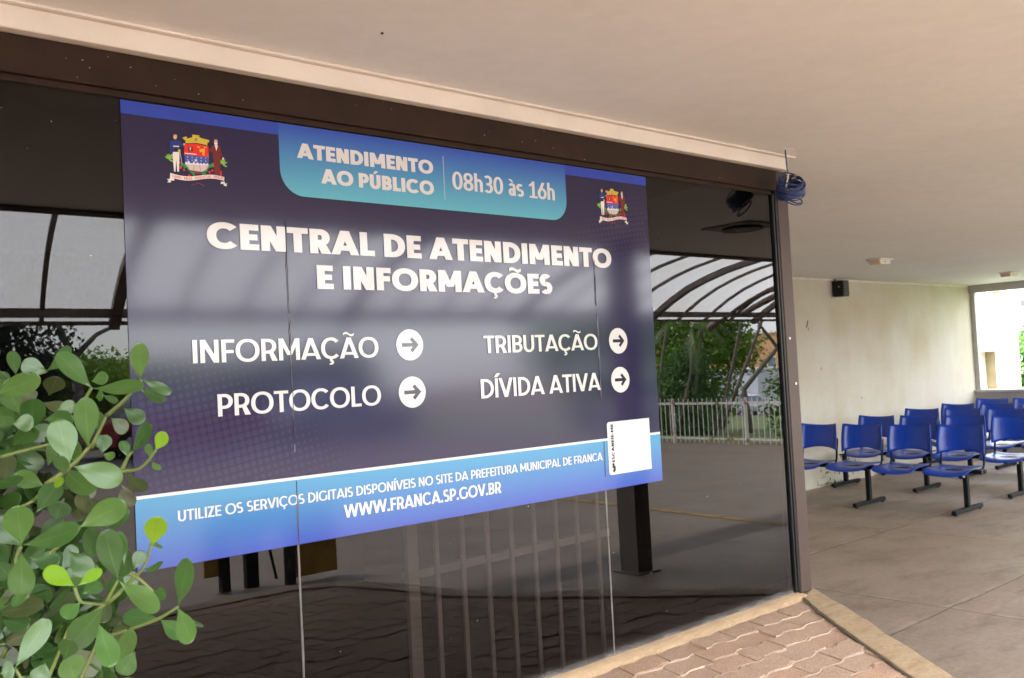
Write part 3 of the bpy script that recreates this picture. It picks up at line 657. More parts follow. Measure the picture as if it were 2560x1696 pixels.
    # supporter on the right: dark red suit
    put('supporter','maroon',[(1150,520),(1230,490),(1320,520),(1345,640),(1390,760),(1360,770),(1330,690),(1335,780),(1310,1095),(1210,1085),(1190,780),(1170,770),(1175,650),(1110,630),(1095,585)],3.2)
    put('supporter','white',[(1210,500),(1275,505),(1245,620)],3.6); put('supporter','skin',ell(1232,430,34,50),4.0); put('supporter','white',[(1198,450),(1270,452),(1262,492),(1235,500),(1205,488)],4.4); put('supporter','hair',[(1195,420),(1200,380),(1250,372),(1275,400),(1270,430),(1255,395),(1210,395)],4.4)
    put('supporter','white',ell(1382,770,18,22),3.6); put('supporter','red',[(1325,1010),(1350,1015),(1350,1110),(1318,1105)],3.6)
    # scroll
    top, bot = [], []
    for i in range(21):
        t = i/20; x = 345+1058*t; y = 1050+95*t+35*math.sin(t*2*math.pi-.2)*1.0; top.append((x, y)); bot.append((x-3, y+84-12*t))
    for i in range(20): put('scroll','white',[top[i],top[i+1],bot[i+1],bot[i]],4.4)
    put('scroll','white',[(345,1120),(420,1140),(425,1190),(355,1190),(360,1225),(290,1222),(315,1190),(285,1155),(330,1160)],4.0)
    put('scroll','white',[(1335,1230),(1410,1225),(1420,1270),(1465,1262),(1445,1290),(1462,1318),(1400,1312),(1385,1270),(1330,1275)],4.0)
    put('twig','rust',[(870,1240),(890,1240),(1015,1300),(1005,1312)],3); put('twig','rust',[(880,1240),(905,1245),(750,1298),(745,1290)],3.2)
    for (part, ink, side), (mb, _) in lay.items(): mb.build(part, INK[ink], root)
    def mp(x, y):
        t = (x-345)/1058; yy = 1050+95*t+35*math.sin(t*2*math.pi-.2)+68-10*t; return place(x, yy-y)
    write('GENTI · MEAE · PAVLISTAE · FIDELIS', 380, 1385, 0, 48, 'bold', INK['red'], 5, root, mapf=mp)
    return root
crest(C)
cw, ch_ = 1.0, 1.0
crest(lambda x, y: (1.757+(C(x,y)[0]-.1092)*1.0, C(x,y)[1]+.0015))
# puckered film over the two glass joints
m_puck = vinyl('puckered_film', (.075,.075,.10), .22)
for x0, zz in ((1.31-SX,((.93,.66),(.64,.30),(.285,.262),(.18,.002))),(2.582-SX,((.86,.69),(.66,.34),(.18,.05)))):
    for z1, z0 in zz:
        mb = MB(); n = max(4, int((z1-z0)/.02)); vs = []
        for i in range(n+1):
            z = z0+(z1-z0)*i/n; w = .0025*(.35+abs(noise.noise(V((z*21,x0*5,1)))*1.9)); o = .002*noise.noise(V((z*9,x0,7))); vs += [(x0+o-w,LY(2),z),(x0+o,LY(2)-.0035,z),(x0+o+w,LY(2),z)]
        mb.add(vs, [(i*3+a,i*3+a+1,i*3+4+a,i*3+3+a) for i in range(n) for a in (0,1)]); mb.build('film_pucker', m_puck, sign)

# ------------------------------------------------------------------ blue tandem seats
def make_bench(label, x, yfar):
    # origin on the floor under the beam; seats face -x, first seat at the wall end
    t = thing('waiting_bench', label, 'bench', (x, yfar, 0), 0, 'rows of blue waiting seats')
    ys = [0, -.505, -1.01, -1.515]
    MB().box((-.045,-1.76,.375),(-.005,.24,.405)).build('beam', m_black, t, bevel=.004); MB().box((.03,-1.76,.375),(.07,.24,.405)).build('beam', m_black, t, bevel=.004)
    for y in (.37-.02, -.62, -1.60):
        l = MB(); l.box((-.012,y-.022,.05),(.036,y+.022,.376)); l.box((-.06,y-.03,.36),(.085,y+.03,.374)); lg = l.build('leg', m_black, t, bevel=.004)
        f = MB(); f.prism([(-.29,.016),(.31,.016),(.31,.055),(-.29,.055)], 1, y-.021, y+.021); f.build('foot', m_black, lg, bevel=.006)
        for xx in (-.25,.27): tag(MB().tube([(xx,y,.0045),(xx,y,.02)], .016, 10).build('levelling_pad', m_black, lg))
    for y in (.245,-1.765):
        for xx in (-.025,.05): MB().box((xx-.024,y-.008,.369),(xx+.024,y+.008,.411)).build('end_cap', m_gasket, t, bevel=.003)
    for y in ys:
        def seat(u, v):
            a = (u-.5)*2; q = v                      # a across, q front -> rear
            px = -.285+.43*q; hw = .225*(1-.10*q)*(1-.12*max(0,(.18-q)/.18)**2)
            z = .398+.022*abs(a)**2.4*(1-.3*q)+.012*math.sin(q*2.6)-.03*max(0,(.28-q)/.28)**2+.018*max(0,(q-.75)/.25)**2-.014*(1-a*a)*math.sin(q*math.pi)
            return (px+.02*(a*a)*(1-q), y+a*hw, z)
        s = MB().grid(seat, 14, 12).build('seat', m_chair, t, smooth=True, solid=.007)
        def back(u, v):
            a = (u-.5)*2; zt = .800+.020*abs(a)**2.2; zb = .528+.040*(1-a*a); z = zb+(zt-zb)*v
            hw = .222-.010*v+.008*math.sin(v*math.pi)
            px = .135+.055*(1-a*a)+.13*(z-.5)-.02*max(0,abs(a)-.85)/.15
            return (px-.006*math.sin(v*math.pi), y+a*hw, z)
        bk = MB().grid(back, 16, 10).build('backrest', m_chair, t, smooth=True, solid=.009)
        rb = MB()
        for k in range(4):
            v = .22+.16*k; rb.grid(lambda uu, vv, v=v: tuple(V(back(.18+.64*uu, v+.035*vv))+V((-.0062-.001*math.sin(vv*3.14),0,0))), 8, 2)
        rb.build('slot_rib', m_chair, bk, smooth=True)
        for sy in (-1, 1):
            yy = y+sy*.203
            MB().tube([(.0,yy,.40),(.08,yy,.398),(.125,yy,.41),(.150,yy,.45),(.160,yy,.52),(.178,yy,.60),(.185,yy,.66)], .0105, 8).build('back_support', m_black, t, smooth=True)
    MB().add([(-.0125,-1.605,.33),(-.0125,-1.585,.33),(-.0125,-1.585,.352),(-.0125,-1.605,.352)],[(0,1,2,3)]).build('tag', m_white_paint, t)
    return t
B0 = [('nearest row of blue waiting seats on a black beam, right of the glass corner', 9.06, 5.55),
      ('second row of blue seats, just behind the nearest row and partly hidden by it', 10.32, 5.545),
      ('middle row of blue waiting seats, third from the glass corner', 11.62, 5.62),
      ('fourth row of blue seats, next to last before the grey parapet', 12.66, 5.62),
      ('farthest row of blue waiting seats, right against the grey parapet', 13.93, 5.69)]
proto = make_bench(*B0[0])
for lab, x, y in B0[1:]:
    c = copy_tree(proto); c.location = (x, y, 0); c['label'] = lab

# ------------------------------------------------------------------ loudspeaker, ceiling lights, cable
spk = thing('wall_speaker', 'small black loudspeaker hung high on the cream wall under the ceiling', 'loudspeaker', (10.62, 6.05, 2.25), R(0))
cb = MB().prism([(-.085,-.02),(-.068,-.15),(.068,-.15),(.085,-.02)], 2, 0, .195); cb.build('cabinet', m_gasket, spk, bevel=.008)
MB().box((-.06,-.157,.012),(.06,-.150,.183)).build('grille', mat('black_mesh', (.02,.02,.021), .6, .3, 300, .5, 400), spk, bevel=.002)
br = MB().box((-.03,-.022,.05),(.03,0,.15)); br.tube([(-.04,-.03,.195),(-.045,-.03,.222),(-.03,-.01,.235)], .006, 6); br.build('bracket', m_black, spk)
MB().tube([(-.02,-.03,.195),(.0,-.02,.215),(.02,-.012,.22),(.05,-.008,.219)], .003, 6).build('cable', m_gasket, spk)
MB().tube([(-.075,-.10,.12),(-.084,-.10,.12)], .008, 8).build('knob', mat('grey_knob', (.4,.4,.4), .5, 0), spk)
def ceiling_light(label, x, y):
    t = thing('ceiling_light', label, 'light fitting', (x, y, 2.47), R(0), 'emergency lights on the ceiling')
    MB().box((-.13,-.075,-.014),(.13,.075,0)).build('base_plate', mat('white_enamel', (.66,.62,.56), .5, .05), t, bevel=.003)
    b = MB().prism([(-.12,-.014),(.10,-.014),(.085,-.055),(-.105,-.062)], 1, -.06, .06); b.build('housing', mat('aged_white_plastic', (.60,.55,.48), .45, .08, 20), t, bevel=.004)
    MB().prism([(-.1215,-.020),(-.1195,-.016),(-.1055,-.058),(-.1075,-.058)], 1, -.05, .05).build('lens', mat('peach_lens', (.62,.45,.32), .3, .05), t)
    MB().tube([(-.02,-.0605,-.035),(-.02,-.064,-.035)], .007, 8).build('test_button', m_gasket, t)
    return t
ceiling_light('peach and white emergency light on the ceiling nearer the glass corner', 8.93, 4.58)
ceiling_light('smaller looking emergency light on the ceiling close to the bright window', 12.55, 4.76)
cvt = thing('ceiling_vent', 'square ceiling vent with a round louvre over the yard side of the hall', 'vent', (5.55,1.07,2.47))
MB().box((-.20,-.20,-.012),(.20,.20,0)).build('plate', mat('grey_vent_plate', (.16,.15,.14), .6, .2, 12), cvt, bevel=.003)
lv = MB()
for r in (.13,.10,.07,.04): lv.tube([(r*math.cos(q*.2618), r*math.sin(q*.2618), -.03+.02*(r/.13)) for q in range(25)], .008, 6, cap=False)
lv.build('louvre', m_white_paint, cvt, smooth=True)
MB().tube([(0,0,-.012),(0,0,-.03)], .14, 20).build('collar', m_black, cvt)
pock = MB().tube([(1.433,2.092,2.4698),(1.433,2.092,2.466)], .0036, 8).build('anchor_hole', m_black); tag(pock, 'tiny dark anchor plug in the pale ceiling above the sign', 'anchor')
coil = thing('cable_coil', 'coil of dark blue network cable hanging from the ceiling by the corner post', 'cable', (3.735, 2.312, 2.300))
m_cable = mat('navy_cable', (.016,.036,.125), .4, .3, 30)
random.seed(21); ax = V((-.56,-.34,.75)).normalized(); e1 = ax.orthogonal().normalized(); e2 = ax.cross(e1)
lp = MB()
for i in range(34):
    r = random.gauss(.0540,.0022); h = random.gauss(-.006,.014); p1, p2 = random.uniform(0,6.3), random.uniform(0,6.3); ec = random.uniform(-.008,.008); pts = []
    for q in range(37):
        a = q/36*2*math.pi; rr = r+.004*math.sin(2*a+p1)+ec*math.cos(a+p2); pts.append(e1*rr*math.cos(a)+e2*rr*math.sin(a)+ax*(h+.006*math.sin(a+p2)+.003*math.sin(3*a+p1)))
    lp.tube(pts, .0030, 6, cap=False)
for (r, h, o) in ((.042,-.03,(.01,.0,-.028)),(.034,-.02,(.022,.0,-.032)),(.050,.022,(.008,0,.020))):
    pts = [e1*r*math.cos(q/30*6.2832)*1.1+e2*r*math.sin(q/30*6.2832)+ax*(h+.02*math.sin(q/30*6.28))+V(o) for q in range(31)]; lp.tube(pts, .0030, 6, cap=False)
lp.build('cable_loop', m_cable, coil, smooth=True)
MB().tube([(-.016,.004,.168),(-.017,.0,.09),(-.018,-.004,.058)], .0034, 6).build('hanging_cable', mat('blue_grey_cable', (.06,.08,.16), .5, .1), coil, smooth=True)
MB().tube([(-.018,-.004,.058),(-.016,-.002,.042),(-.024,-.0,.02),(-.036,.0,-.01)], .0036, 6).build('tie_wire', m_white_paint, coil, smooth=True)
MB().tube([(-.02,-.004,.02),(-.002,-.01,.042),(.012,-.015,.049)], .0032, 6).build('loose_end', m_gasket, coil, smooth=True)
MB().tube([(.012,-.015,.049),(.020,-.019,.053),(.027,-.021,.049)], [.004,.0055,.003], 6).build('copper_strands', mat('orange_strands', (.35,.14,.06), .5, .2, 90), coil, smooth=True)
hs = MB(); hs.add([(3.68,2.30,2.4692),(3.75,2.29,2.4692),(3.90,2.37,2.4692),(3.84,2.395,2.4692)], [(0,3,2,1)]); tag(hs.build('plaster_patch', mat('fresh_plaster', (.82,.80,.77), .7, .04), solid=.001), 'pale unpainted plaster patch on the ceiling where the blue cable drops', 'plaster patch')

# ------------------------------------------------------------------ shrub in the foreground
LEAVES = """0.409,1.311,1.548,0.370,1.306,1.593,0.035,0 0.410,1.516,1.577,0.430,1.465,1.606,0.024,1 0.378,1.394,1.573,0.350,1.406,1.585,0.023,2 0.368,1.516,1.573,0.369,1.537,1.606,0.018,2
0.326,1.454,1.545,0.363,1.393,1.564,0.028,0 0.421,1.340,1.547,0.462,1.282,1.548,0.028,0 0.441,1.221,1.555,0.430,1.191,1.597,0.022,4 0.481,1.325,1.556,0.519,1.325,1.536,0.016,2
0.500,1.390,1.544,0.533,1.385,1.526,0.023,2 0.422,1.378,1.467,0.414,1.353,1.531,0.030,0 0.388,1.344,1.447,0.379,1.357,1.505,0.036,0 0.404,1.386,1.442,0.460,1.366,1.418,0.033,0
0.404,1.406,1.447,0.403,1.367,1.472,0.019,0 0.477,1.492,1.449,0.484,1.496,1.475,0.021,1 0.376,1.328,1.435,0.365,1.305,1.461,0.018,4 0.354,1.289,1.437,0.351,1.253,1.429,0.013,3
0.429,1.338,1.457,0.447,1.350,1.452,0.012,4 0.480,1.374,1.454,0.493,1.341,1.491,0.028,2 0.485,1.415,1.517,0.507,1.400,1.496,0.022,2 0.552,1.674,1.497,0.578,1.679,1.473,0.025,5
0.451,1.207,1.464,0.458,1.190,1.486,0.016,3 0.464,1.262,1.451,0.460,1.255,1.470,0.010,4 0.449,1.217,1.450,0.451,1.195,1.440,0.009,4 0.568,1.654,1.402,0.579,1.603,1.371,0.025,5
0.458,1.327,1.451,0.455,1.336,1.473,0.014,2 0.395,1.338,1.363,0.441,1.296,1.393,0.032,0 0.469,1.486,1.339,0.494,1.445,1.363,0.027,1 0.358,1.467,1.333,0.410,1.391,1.353,0.032,0
0.341,1.404,1.342,0.331,1.381,1.396,0.034,0 0.362,1.496,1.328,0.331,1.498,1.368,0.036,2 0.339,1.399,1.332,0.342,1.416,1.276,0.031,0 0.385,1.542,1.303,0.417,1.516,1.292,0.027,1
0.419,1.584,1.401,0.379,1.581,1.423,0.026,1 0.446,1.348,1.283,0.427,1.334,1.353,0.033,2 0.456,1.351,1.301,0.453,1.359,1.346,0.017,0 0.448,1.476,1.288,0.447,1.456,1.342,0.029,1
0.424,1.488,1.312,0.444,1.464,1.278,0.028,1 0.357,1.235,1.307,0.335,1.268,1.326,0.021,3 0.387,1.324,1.290,0.418,1.331,1.304,0.015,3 0.398,1.346,1.274,0.426,1.358,1.282,0.021,4
0.374,1.272,1.279,0.353,1.269,1.265,0.022,4 0.441,1.394,1.241,0.412,1.442,1.188,0.037,0 0.425,1.278,1.294,0.469,1.277,1.250,0.036,4 0.482,1.390,1.286,0.498,1.399,1.308,0.018,2
0.445,1.245,1.311,0.454,1.206,1.317,0.016,4 0.444,1.211,1.344,0.440,1.178,1.383,0.025,3 0.453,1.248,1.343,0.476,1.265,1.333,0.010,4 0.494,1.262,1.252,0.490,1.218,1.315,0.026,0
0.467,1.194,1.265,0.469,1.162,1.228,0.025,4 0.493,1.325,1.224,0.512,1.294,1.202,0.022,0 0.552,1.394,1.207,0.558,1.352,1.193,0.025,1 0.482,1.308,1.231,0.446,1.329,1.236,0.028,4
0.466,1.270,1.275,0.465,1.229,1.276,0.015,0 0.392,1.263,1.250,0.396,1.229,1.204,0.026,4 0.445,1.355,1.167,0.450,1.315,1.216,0.022,0 0.440,1.274,1.202,0.425,1.284,1.174,0.024,0
0.327,1.402,1.182,0.369,1.403,1.235,0.026,0 0.299,1.356,1.191,0.312,1.343,1.196,0.023,4 0.403,1.406,1.142,0.394,1.401,1.180,0.036,0 0.347,1.561,1.217,0.376,1.531,1.206,0.025,2
0.332,1.338,1.285,0.312,1.345,1.279,0.018,4 0.388,1.400,1.178,0.393,1.384,1.209,0.025,2 0.369,1.436,1.380,0.398,1.439,1.415,0.032,2 0.405,1.483,1.359,0.412,1.472,1.385,0.030,2
0.488,1.623,1.346,0.479,1.605,1.382,0.022,5 0.401,1.508,1.505,0.427,1.456,1.506,0.024,1 0.415,1.493,1.519,0.443,1.497,1.524,0.019,1 0.451,1.661,1.541,0.452,1.617,1.568,0.030,5
0.477,1.529,1.559,0.496,1.514,1.565,0.021,1 0.415,1.810,1.475,0.447,1.771,1.445,0.030,5 0.383,1.612,1.500,0.410,1.598,1.500,0.025,1 0.316,1.415,1.502,0.337,1.414,1.511,0.023,4
0.350,1.590,1.419,0.369,1.535,1.413,0.034,1 0.391,1.729,1.429,0.404,1.744,1.465,0.028,5 0.459,1.546,1.472,0.464,1.577,1.435,0.021,1 0.433,1.704,1.524,0.430,1.716,1.551,0.030,5
0.460,1.741,1.530,0.497,1.719,1.514,0.023,5 0.478,1.514,1.534,0.486,1.506,1.537,0.018,1 0.454,1.407,1.537,0.472,1.405,1.526,0.015,2 0.460,1.460,1.487,0.471,1.482,1.513,0.019,1
0.470,1.758,1.459,0.456,1.727,1.515,0.018,5 0.426,1.586,1.432,0.440,1.609,1.462,0.021,1 0.492,1.702,1.397,0.484,1.669,1.347,0.027,5 0.458,1.763,1.398,0.425,1.755,1.421,0.027,5
0.427,1.802,1.348,0.406,1.831,1.365,0.028,5 0.495,1.620,1.371,0.498,1.586,1.348,0.026,5 0.555,1.643,1.385,0.566,1.638,1.346,0.027,5 0.476,1.732,1.301,0.488,1.756,1.253,0.023,5
0.520,1.626,1.211,0.503,1.597,1.175,0.022,5 0.504,1.738,1.113,0.496,1.702,1.083,0.024,5 0.485,1.420,1.313,0.472,1.397,1.278,0.020,2 0.515,1.705,1.297,0.536,1.707,1.329,0.031,5
0.449,1.776,1.231,0.455,1.774,1.191,0.031,5 0.414,1.806,1.237,0.396,1.795,1.203,0.031,5 0.544,1.669,1.154,0.551,1.645,1.126,0.027,5 0.484,1.749,1.181,0.467,1.786,1.148,0.031,5
0.453,1.722,1.135,0.467,1.711,1.100,0.030,5 0.391,1.718,1.149,0.401,1.665,1.142,0.030,5 0.356,1.368,1.189,0.348,1.372,1.166,0.024,4 0.351,1.464,1.153,0.372,1.453,1.137,0.022,0
0.514,1.622,1.179,0.527,1.596,1.166,0.022,5 0.496,1.720,1.237,0.475,1.738,1.212,0.027,5 0.319,1.451,1.318,0.338,1.461,1.294,0.025,2 0.505,1.714,1.360,0.498,1.682,1.329,0.023,5
0.514,1.666,1.400,0.505,1.662,1.367,0.023,5 0.544,1.669,1.470,0.527,1.665,1.449,0.019,5 0.331,1.458,1.567,0.335,1.450,1.576,0.019,2 0.526,1.726,1.094,0.508,1.705,1.064,0.035,5
0.512,1.618,1.251,0.505,1.633,1.220,0.022,5 0.524,1.498,1.235,0.513,1.504,1.261,0.021,1"""
BRANCH = """0.393,1.541,1.386 0.432,1.504,1.431 0.456,1.482,1.460 0.455,1.483,1.465|0.354,1.576,1.361 0.393,1.541,1.386|0.441,1.493,1.508 0.452,1.482,1.532 0.460,1.474,1.549|0.476,1.463,1.506 0.496,1.443,1.528 0.516,1.425,1.557|0.458,1.480,1.460 0.476,1.463,1.506|0.491,1.453,1.422 0.499,1.445,1.443 0.504,1.440,1.451|0.458,1.483,1.415 0.491,1.453,1.422 0.509,1.437,1.424 0.519,1.427,1.433 0.530,1.417,1.451|0.406,1.528,1.409 0.440,1.497,1.439 0.454,1.483,1.460|0.436,1.509,1.254 0.442,1.505,1.233 0.455,1.494,1.228 0.471,1.479,1.227 0.488,1.464,1.242|0.471,1.479,1.227 0.485,1.466,1.261|0.473,1.478,1.227 0.499,1.454,1.258 0.514,1.439,1.279 0.523,1.430,1.311|0.429,1.519,1.193 0.471,1.479,1.227|0.495,1.460,1.187 0.528,1.430,1.200 0.552,1.409,1.217|0.462,1.490,1.174 0.495,1.460,1.187|0.368,1.575,1.137 0.351,1.591,1.117|0.377,1.558,1.319 0.371,1.565,1.289 0.383,1.556,1.240 0.367,1.572,1.207|0.399,1.540,1.294 0.441,1.501,1.340 0.444,1.498,1.343|0.486,1.464,1.274 0.504,1.449,1.266 0.524,1.432,1.241|0.383,1.541,1.567 0.410,1.517,1.577|0.354,1.586,1.154 0.383,1.556,1.240|0.435,1.517,1.101 0.462,1.490,1.174|0.396,1.552,1.093 0.429,1.519,1.193|0.379,1.566,1.111 0.368,1.575,1.138|0.356,1.570,1.453 0.384,1.545,1.461 0.411,1.521,1.468"""
shrub = thing('shrub', 'leafy shrub with glossy spoon-shaped leaves in front of the sign', 'shrub', (.36, 1.45, BED))
S0 = V(shrub.location); CAM = V((0,0,1.54))
class LM(MB):
    pass
def leaf(mb, B, T, W, tilt, roll, bend):
    d = T-B; L = d.length; d.normalize()
    n = ((CAM-(B+T)/2).normalized()*1.0 + V((0,0,.45)) + tilt); n = (n-d*n.dot(d)).normalized(); s = d.cross(n).normalized()
    n2 = n*math.cos(roll)+s*math.sin(roll); s = d.cross(n2).normalized(); n = n2
    ts = (0,.06,.16,.28,.40,.52,.63,.73,.82,.89,.945,.985,1.0); o = len(mb.v); k = 7
    for t in ts:
        w = (math.sin(math.pi/2*min(1,t/.64))**1.45*.97+.03) if t < .64 else math.sqrt(max(0,1-((t-.64)/.36)**2))
        w *= W*.5
        for j in range(k):
            a = j/(k-1)*2-1
            p = B + d*(L*t) + s*(w*a) + n*(bend*L*(t*t-.3*t) + .16*w*abs(a)**1.3 + .0012*(1-abs(a)) - .03*L*math.sin(t*3.14) + .03*w*math.sin(t*9+a*3))
            mb.v.append(tuple(p-S0)); mb.uvs.append((j/(k-1), t))
    m = len(ts); fs = [(o+i*k+j, o+i*k+j+1, o+(i+1)*k+j+1, o+(i+1)*k+j) for i in range(m-1) for j in range(k-1)]
    mb.f += fs; mb.mi += [0]*len(fs)
def leaf_build(mb, name, m):
    o = mb.build(name, m, shrub, smooth=True); uv = o.data.uv_layers.new(name='UVMap')
    for l in o.data.loops: uv.data[l.index].uv = mb.uvs[l.vertex_index]
    return o
G = {k: LM() for k in ('mature','dark','young','inner')}
for g in G.values(): g.uvs = []
random.seed(9)
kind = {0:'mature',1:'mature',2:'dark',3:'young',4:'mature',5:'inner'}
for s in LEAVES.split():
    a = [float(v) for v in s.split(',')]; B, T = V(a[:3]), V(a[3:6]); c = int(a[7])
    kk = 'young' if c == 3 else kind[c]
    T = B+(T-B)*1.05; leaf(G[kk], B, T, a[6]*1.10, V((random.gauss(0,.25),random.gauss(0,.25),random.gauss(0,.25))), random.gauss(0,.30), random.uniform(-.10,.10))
# the rest of the bush, behind and below: whorls at random
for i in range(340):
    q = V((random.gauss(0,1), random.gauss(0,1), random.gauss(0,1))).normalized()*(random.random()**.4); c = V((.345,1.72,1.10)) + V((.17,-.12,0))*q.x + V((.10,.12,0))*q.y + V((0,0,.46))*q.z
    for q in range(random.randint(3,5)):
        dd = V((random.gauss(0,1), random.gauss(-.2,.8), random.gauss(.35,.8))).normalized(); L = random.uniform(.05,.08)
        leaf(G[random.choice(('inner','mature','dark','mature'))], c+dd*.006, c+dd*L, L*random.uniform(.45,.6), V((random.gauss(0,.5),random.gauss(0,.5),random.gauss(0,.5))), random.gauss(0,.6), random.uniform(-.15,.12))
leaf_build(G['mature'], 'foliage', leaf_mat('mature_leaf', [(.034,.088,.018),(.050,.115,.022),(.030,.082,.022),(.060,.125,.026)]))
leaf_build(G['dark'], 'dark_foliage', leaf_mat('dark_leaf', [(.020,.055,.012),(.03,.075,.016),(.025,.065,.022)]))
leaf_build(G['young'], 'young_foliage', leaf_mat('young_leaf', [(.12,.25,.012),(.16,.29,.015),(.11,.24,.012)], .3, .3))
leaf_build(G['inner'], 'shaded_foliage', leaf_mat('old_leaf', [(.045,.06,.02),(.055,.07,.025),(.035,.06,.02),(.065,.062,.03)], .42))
st = MB()
for s in BRANCH.split('|'):
    pts = [V([float(v) for v in q.split(',')])-S0 for q in s.split()]
    sm = []
    for i in range(len(pts)-1):
        p0, p1, p2, p3 = pts[max(i-1,0)], pts[i], pts[i+1], pts[min(i+2,len(pts)-1)]
        for t in (0,.25,.5,.75): sm.append(.5*((2*p1)+(p2-p0)*t+(2*p0-5*p1+4*p2-p3)*t*t+(3*p1-p0-3*p2+p3)*t**3))
    sm.append(pts[-1]); n = len(sm); st.tube(sm, [.0033-.0013*i/n for i in range(n)], 7)
st.build('twig', leaf_mat('green_twig', [(.09,.13,.03),(.12,.15,.035)], .45, .05, False), shrub, smooth=True)
tk = MB()
for (x, y, tx, ty, tz, r) in ((0,0,-.10,.15,.75,.012),(.02,.03,-.02,.05,.62,.010),(-.03,.02,-.18,.02,.85,.010),(.01,-.02,.05,-.05,.5,.009),(-.05,.05,-.15,.3,.9,.011)):
    tk.tube([(x,y,0),(x+tx*.3+.01,y+ty*.2,tz*.35),(x+tx*.6-.01,y+ty*.6,tz*.7),(x+tx,y+ty,tz)], [r,r*.85,r*.7,r*.45], 8)
tk.build('trunk', mat('grey_brown_bark', (.16,.11,.07), .9, .3, 30, .5, 90), shrub, smooth=True)

# ------------------------------------------------------------------ arched canopy along the edge of the ceiling, and what supports it
ARC = [(-.12,2.463),(-.30,2.435),(-.50,2.40),(-.72,2.345),(-.95,2.27),(-1.15,2.18),(-1.32,2.085),(-1.42,2.02),(-1.50,1.975)]
cn = thing('canopy', 'arched translucent canopy on brown steel ribs along the edge of the roof', 'canopy')
m_rib = mat('brown_painted_steel', (.14,.11,.093), .5, .25, 12)
CX0, CX1 = -8.0, 14.2
sh = MB(); n = len(ARC); sh.add([(x, y, z+.03) for x in (CX0,CX1) for y, z in ARC], [(i, i+1, n+i+1, n+i) for i in range(n-1)]); sh.build('sheet', m_can, cn, smooth=True)
k = -33
while 7.5+.467*k < CX1-.1:
    x = 7.5+.467*k
    if x > CX0:
        r = MB(); hw, hh = (.035,.05) if k % 4 == 0 else (.014,.02)
        out = [(y, z+.028) for y, z in ARC] + [(y+.012, z+.028-hh) for y, z in ARC[::-1]]
        for i in range(n-1):
            q = [(ARC[i][0],ARC[i][1]+.027),(ARC[i+1][0],ARC[i+1][1]+.027),(ARC[i+1][0]+.015,ARC[i+1][1]+.027-hh),(ARC[i][0]+.010,ARC[i][1]+.027-hh)]
            r.prism(q, 0, x-hw, x+hw)
        skew = .26*max(0, min(1, (5.2-x)/3.6))       # ribs fan a little towards the left end
        r.v = [(px+skew*(-.12-py)/1.3, py, pz) for px, py, pz in r.v]
        r.build('rib', m_rib, cn)
    k += 1
b = MB(); b.box((CX0,-1.41,2.025),(CX1,-1.35,2.08)); b.build('main_beam', m_rib, cn, bevel=.004)
b = MB(); b.box((CX0,-1.52,1.985),(CX1,-1.49,2.01)); b.build('eave_rail', m_rib, cn)
b = MB(); b.box((CX0,-.125,2.445),(CX1,-.101,2.47)); b.box((CX0,-.098,2.452),(CX1,-.07,2.469)); b.build('wall_rail', m_rib, cn)
ap = thing('arched_pipe', 'thick bent steel pipe poking out below the canopy edge', 'pipe')
MB().tube([(9.0,-.25,2.40),(8.95,-.6,2.365),(8.9,-.95,2.30),(8.85,-1.2,2.21),(8.80,-1.42,2.075),(8.78,-1.58,1.98),(8.77,-1.68,1.915)], .045, 14).build('pipe', mat('weathered_pipe', (.20,.15,.12), .55, .2, 8), ap, smooth=True)
MB().tube([(9.25,-.25,2.36),(9.2,-.6,2.33),(9.12,-1.0,2.24),(9.05,-1.25,2.13),(9.0,-1.38,2.06)], .035, 12).build('brace', mat('weathered_brace', (.19,.145,.12), .55, .2, 8), ap, smooth=True)
pl = thing('pillar', 'square dark brown steel pillar under the edge of the ceiling', 'pillar', (5.35,.10,0))
MB().box((-.08,-.09,.004),(.08,.09,2.467)).build('shaft', m_rib, pl, bevel=.006); MB().box((-.12,-.13,.004),(.12,.13,.016)).build('base_plate', m_rib, pl)
# yellow and black stand
ys = thing('barrier_stand', 'black barrier stand with dull yellow end boards on the yard', 'stand', (3.45,-1.75,0))
m_yel = mat('dull_yellow_paint', (.42,.25,.025), .5, .2, 6)
MB().box((.08,-.03,.05),(.44,.0,.62)).build('end_board', m_yel, ys, bevel=.005); MB().box((-.54,-.28,.12),(-.40,-.25,.62)).build('end_board', m_yel, ys, bevel=.005)
f = MB(); f.box((-.43,-.26,.004),(-.36,-.2,.6)); f.box((-.25,-.22,.004),(-.15,-.16,.6)); f.box((.0,-.05,.004),(.07,.01,.6)); f.box((-.43,-.25,.46),(.07,-.0,.62)); f.build('frame', m_black, ys, bevel=.004)
MB().tube([(-.12,-.1,.45),(-.06,-.06,.06)], .012, 8).build('brace', m_black, ys)
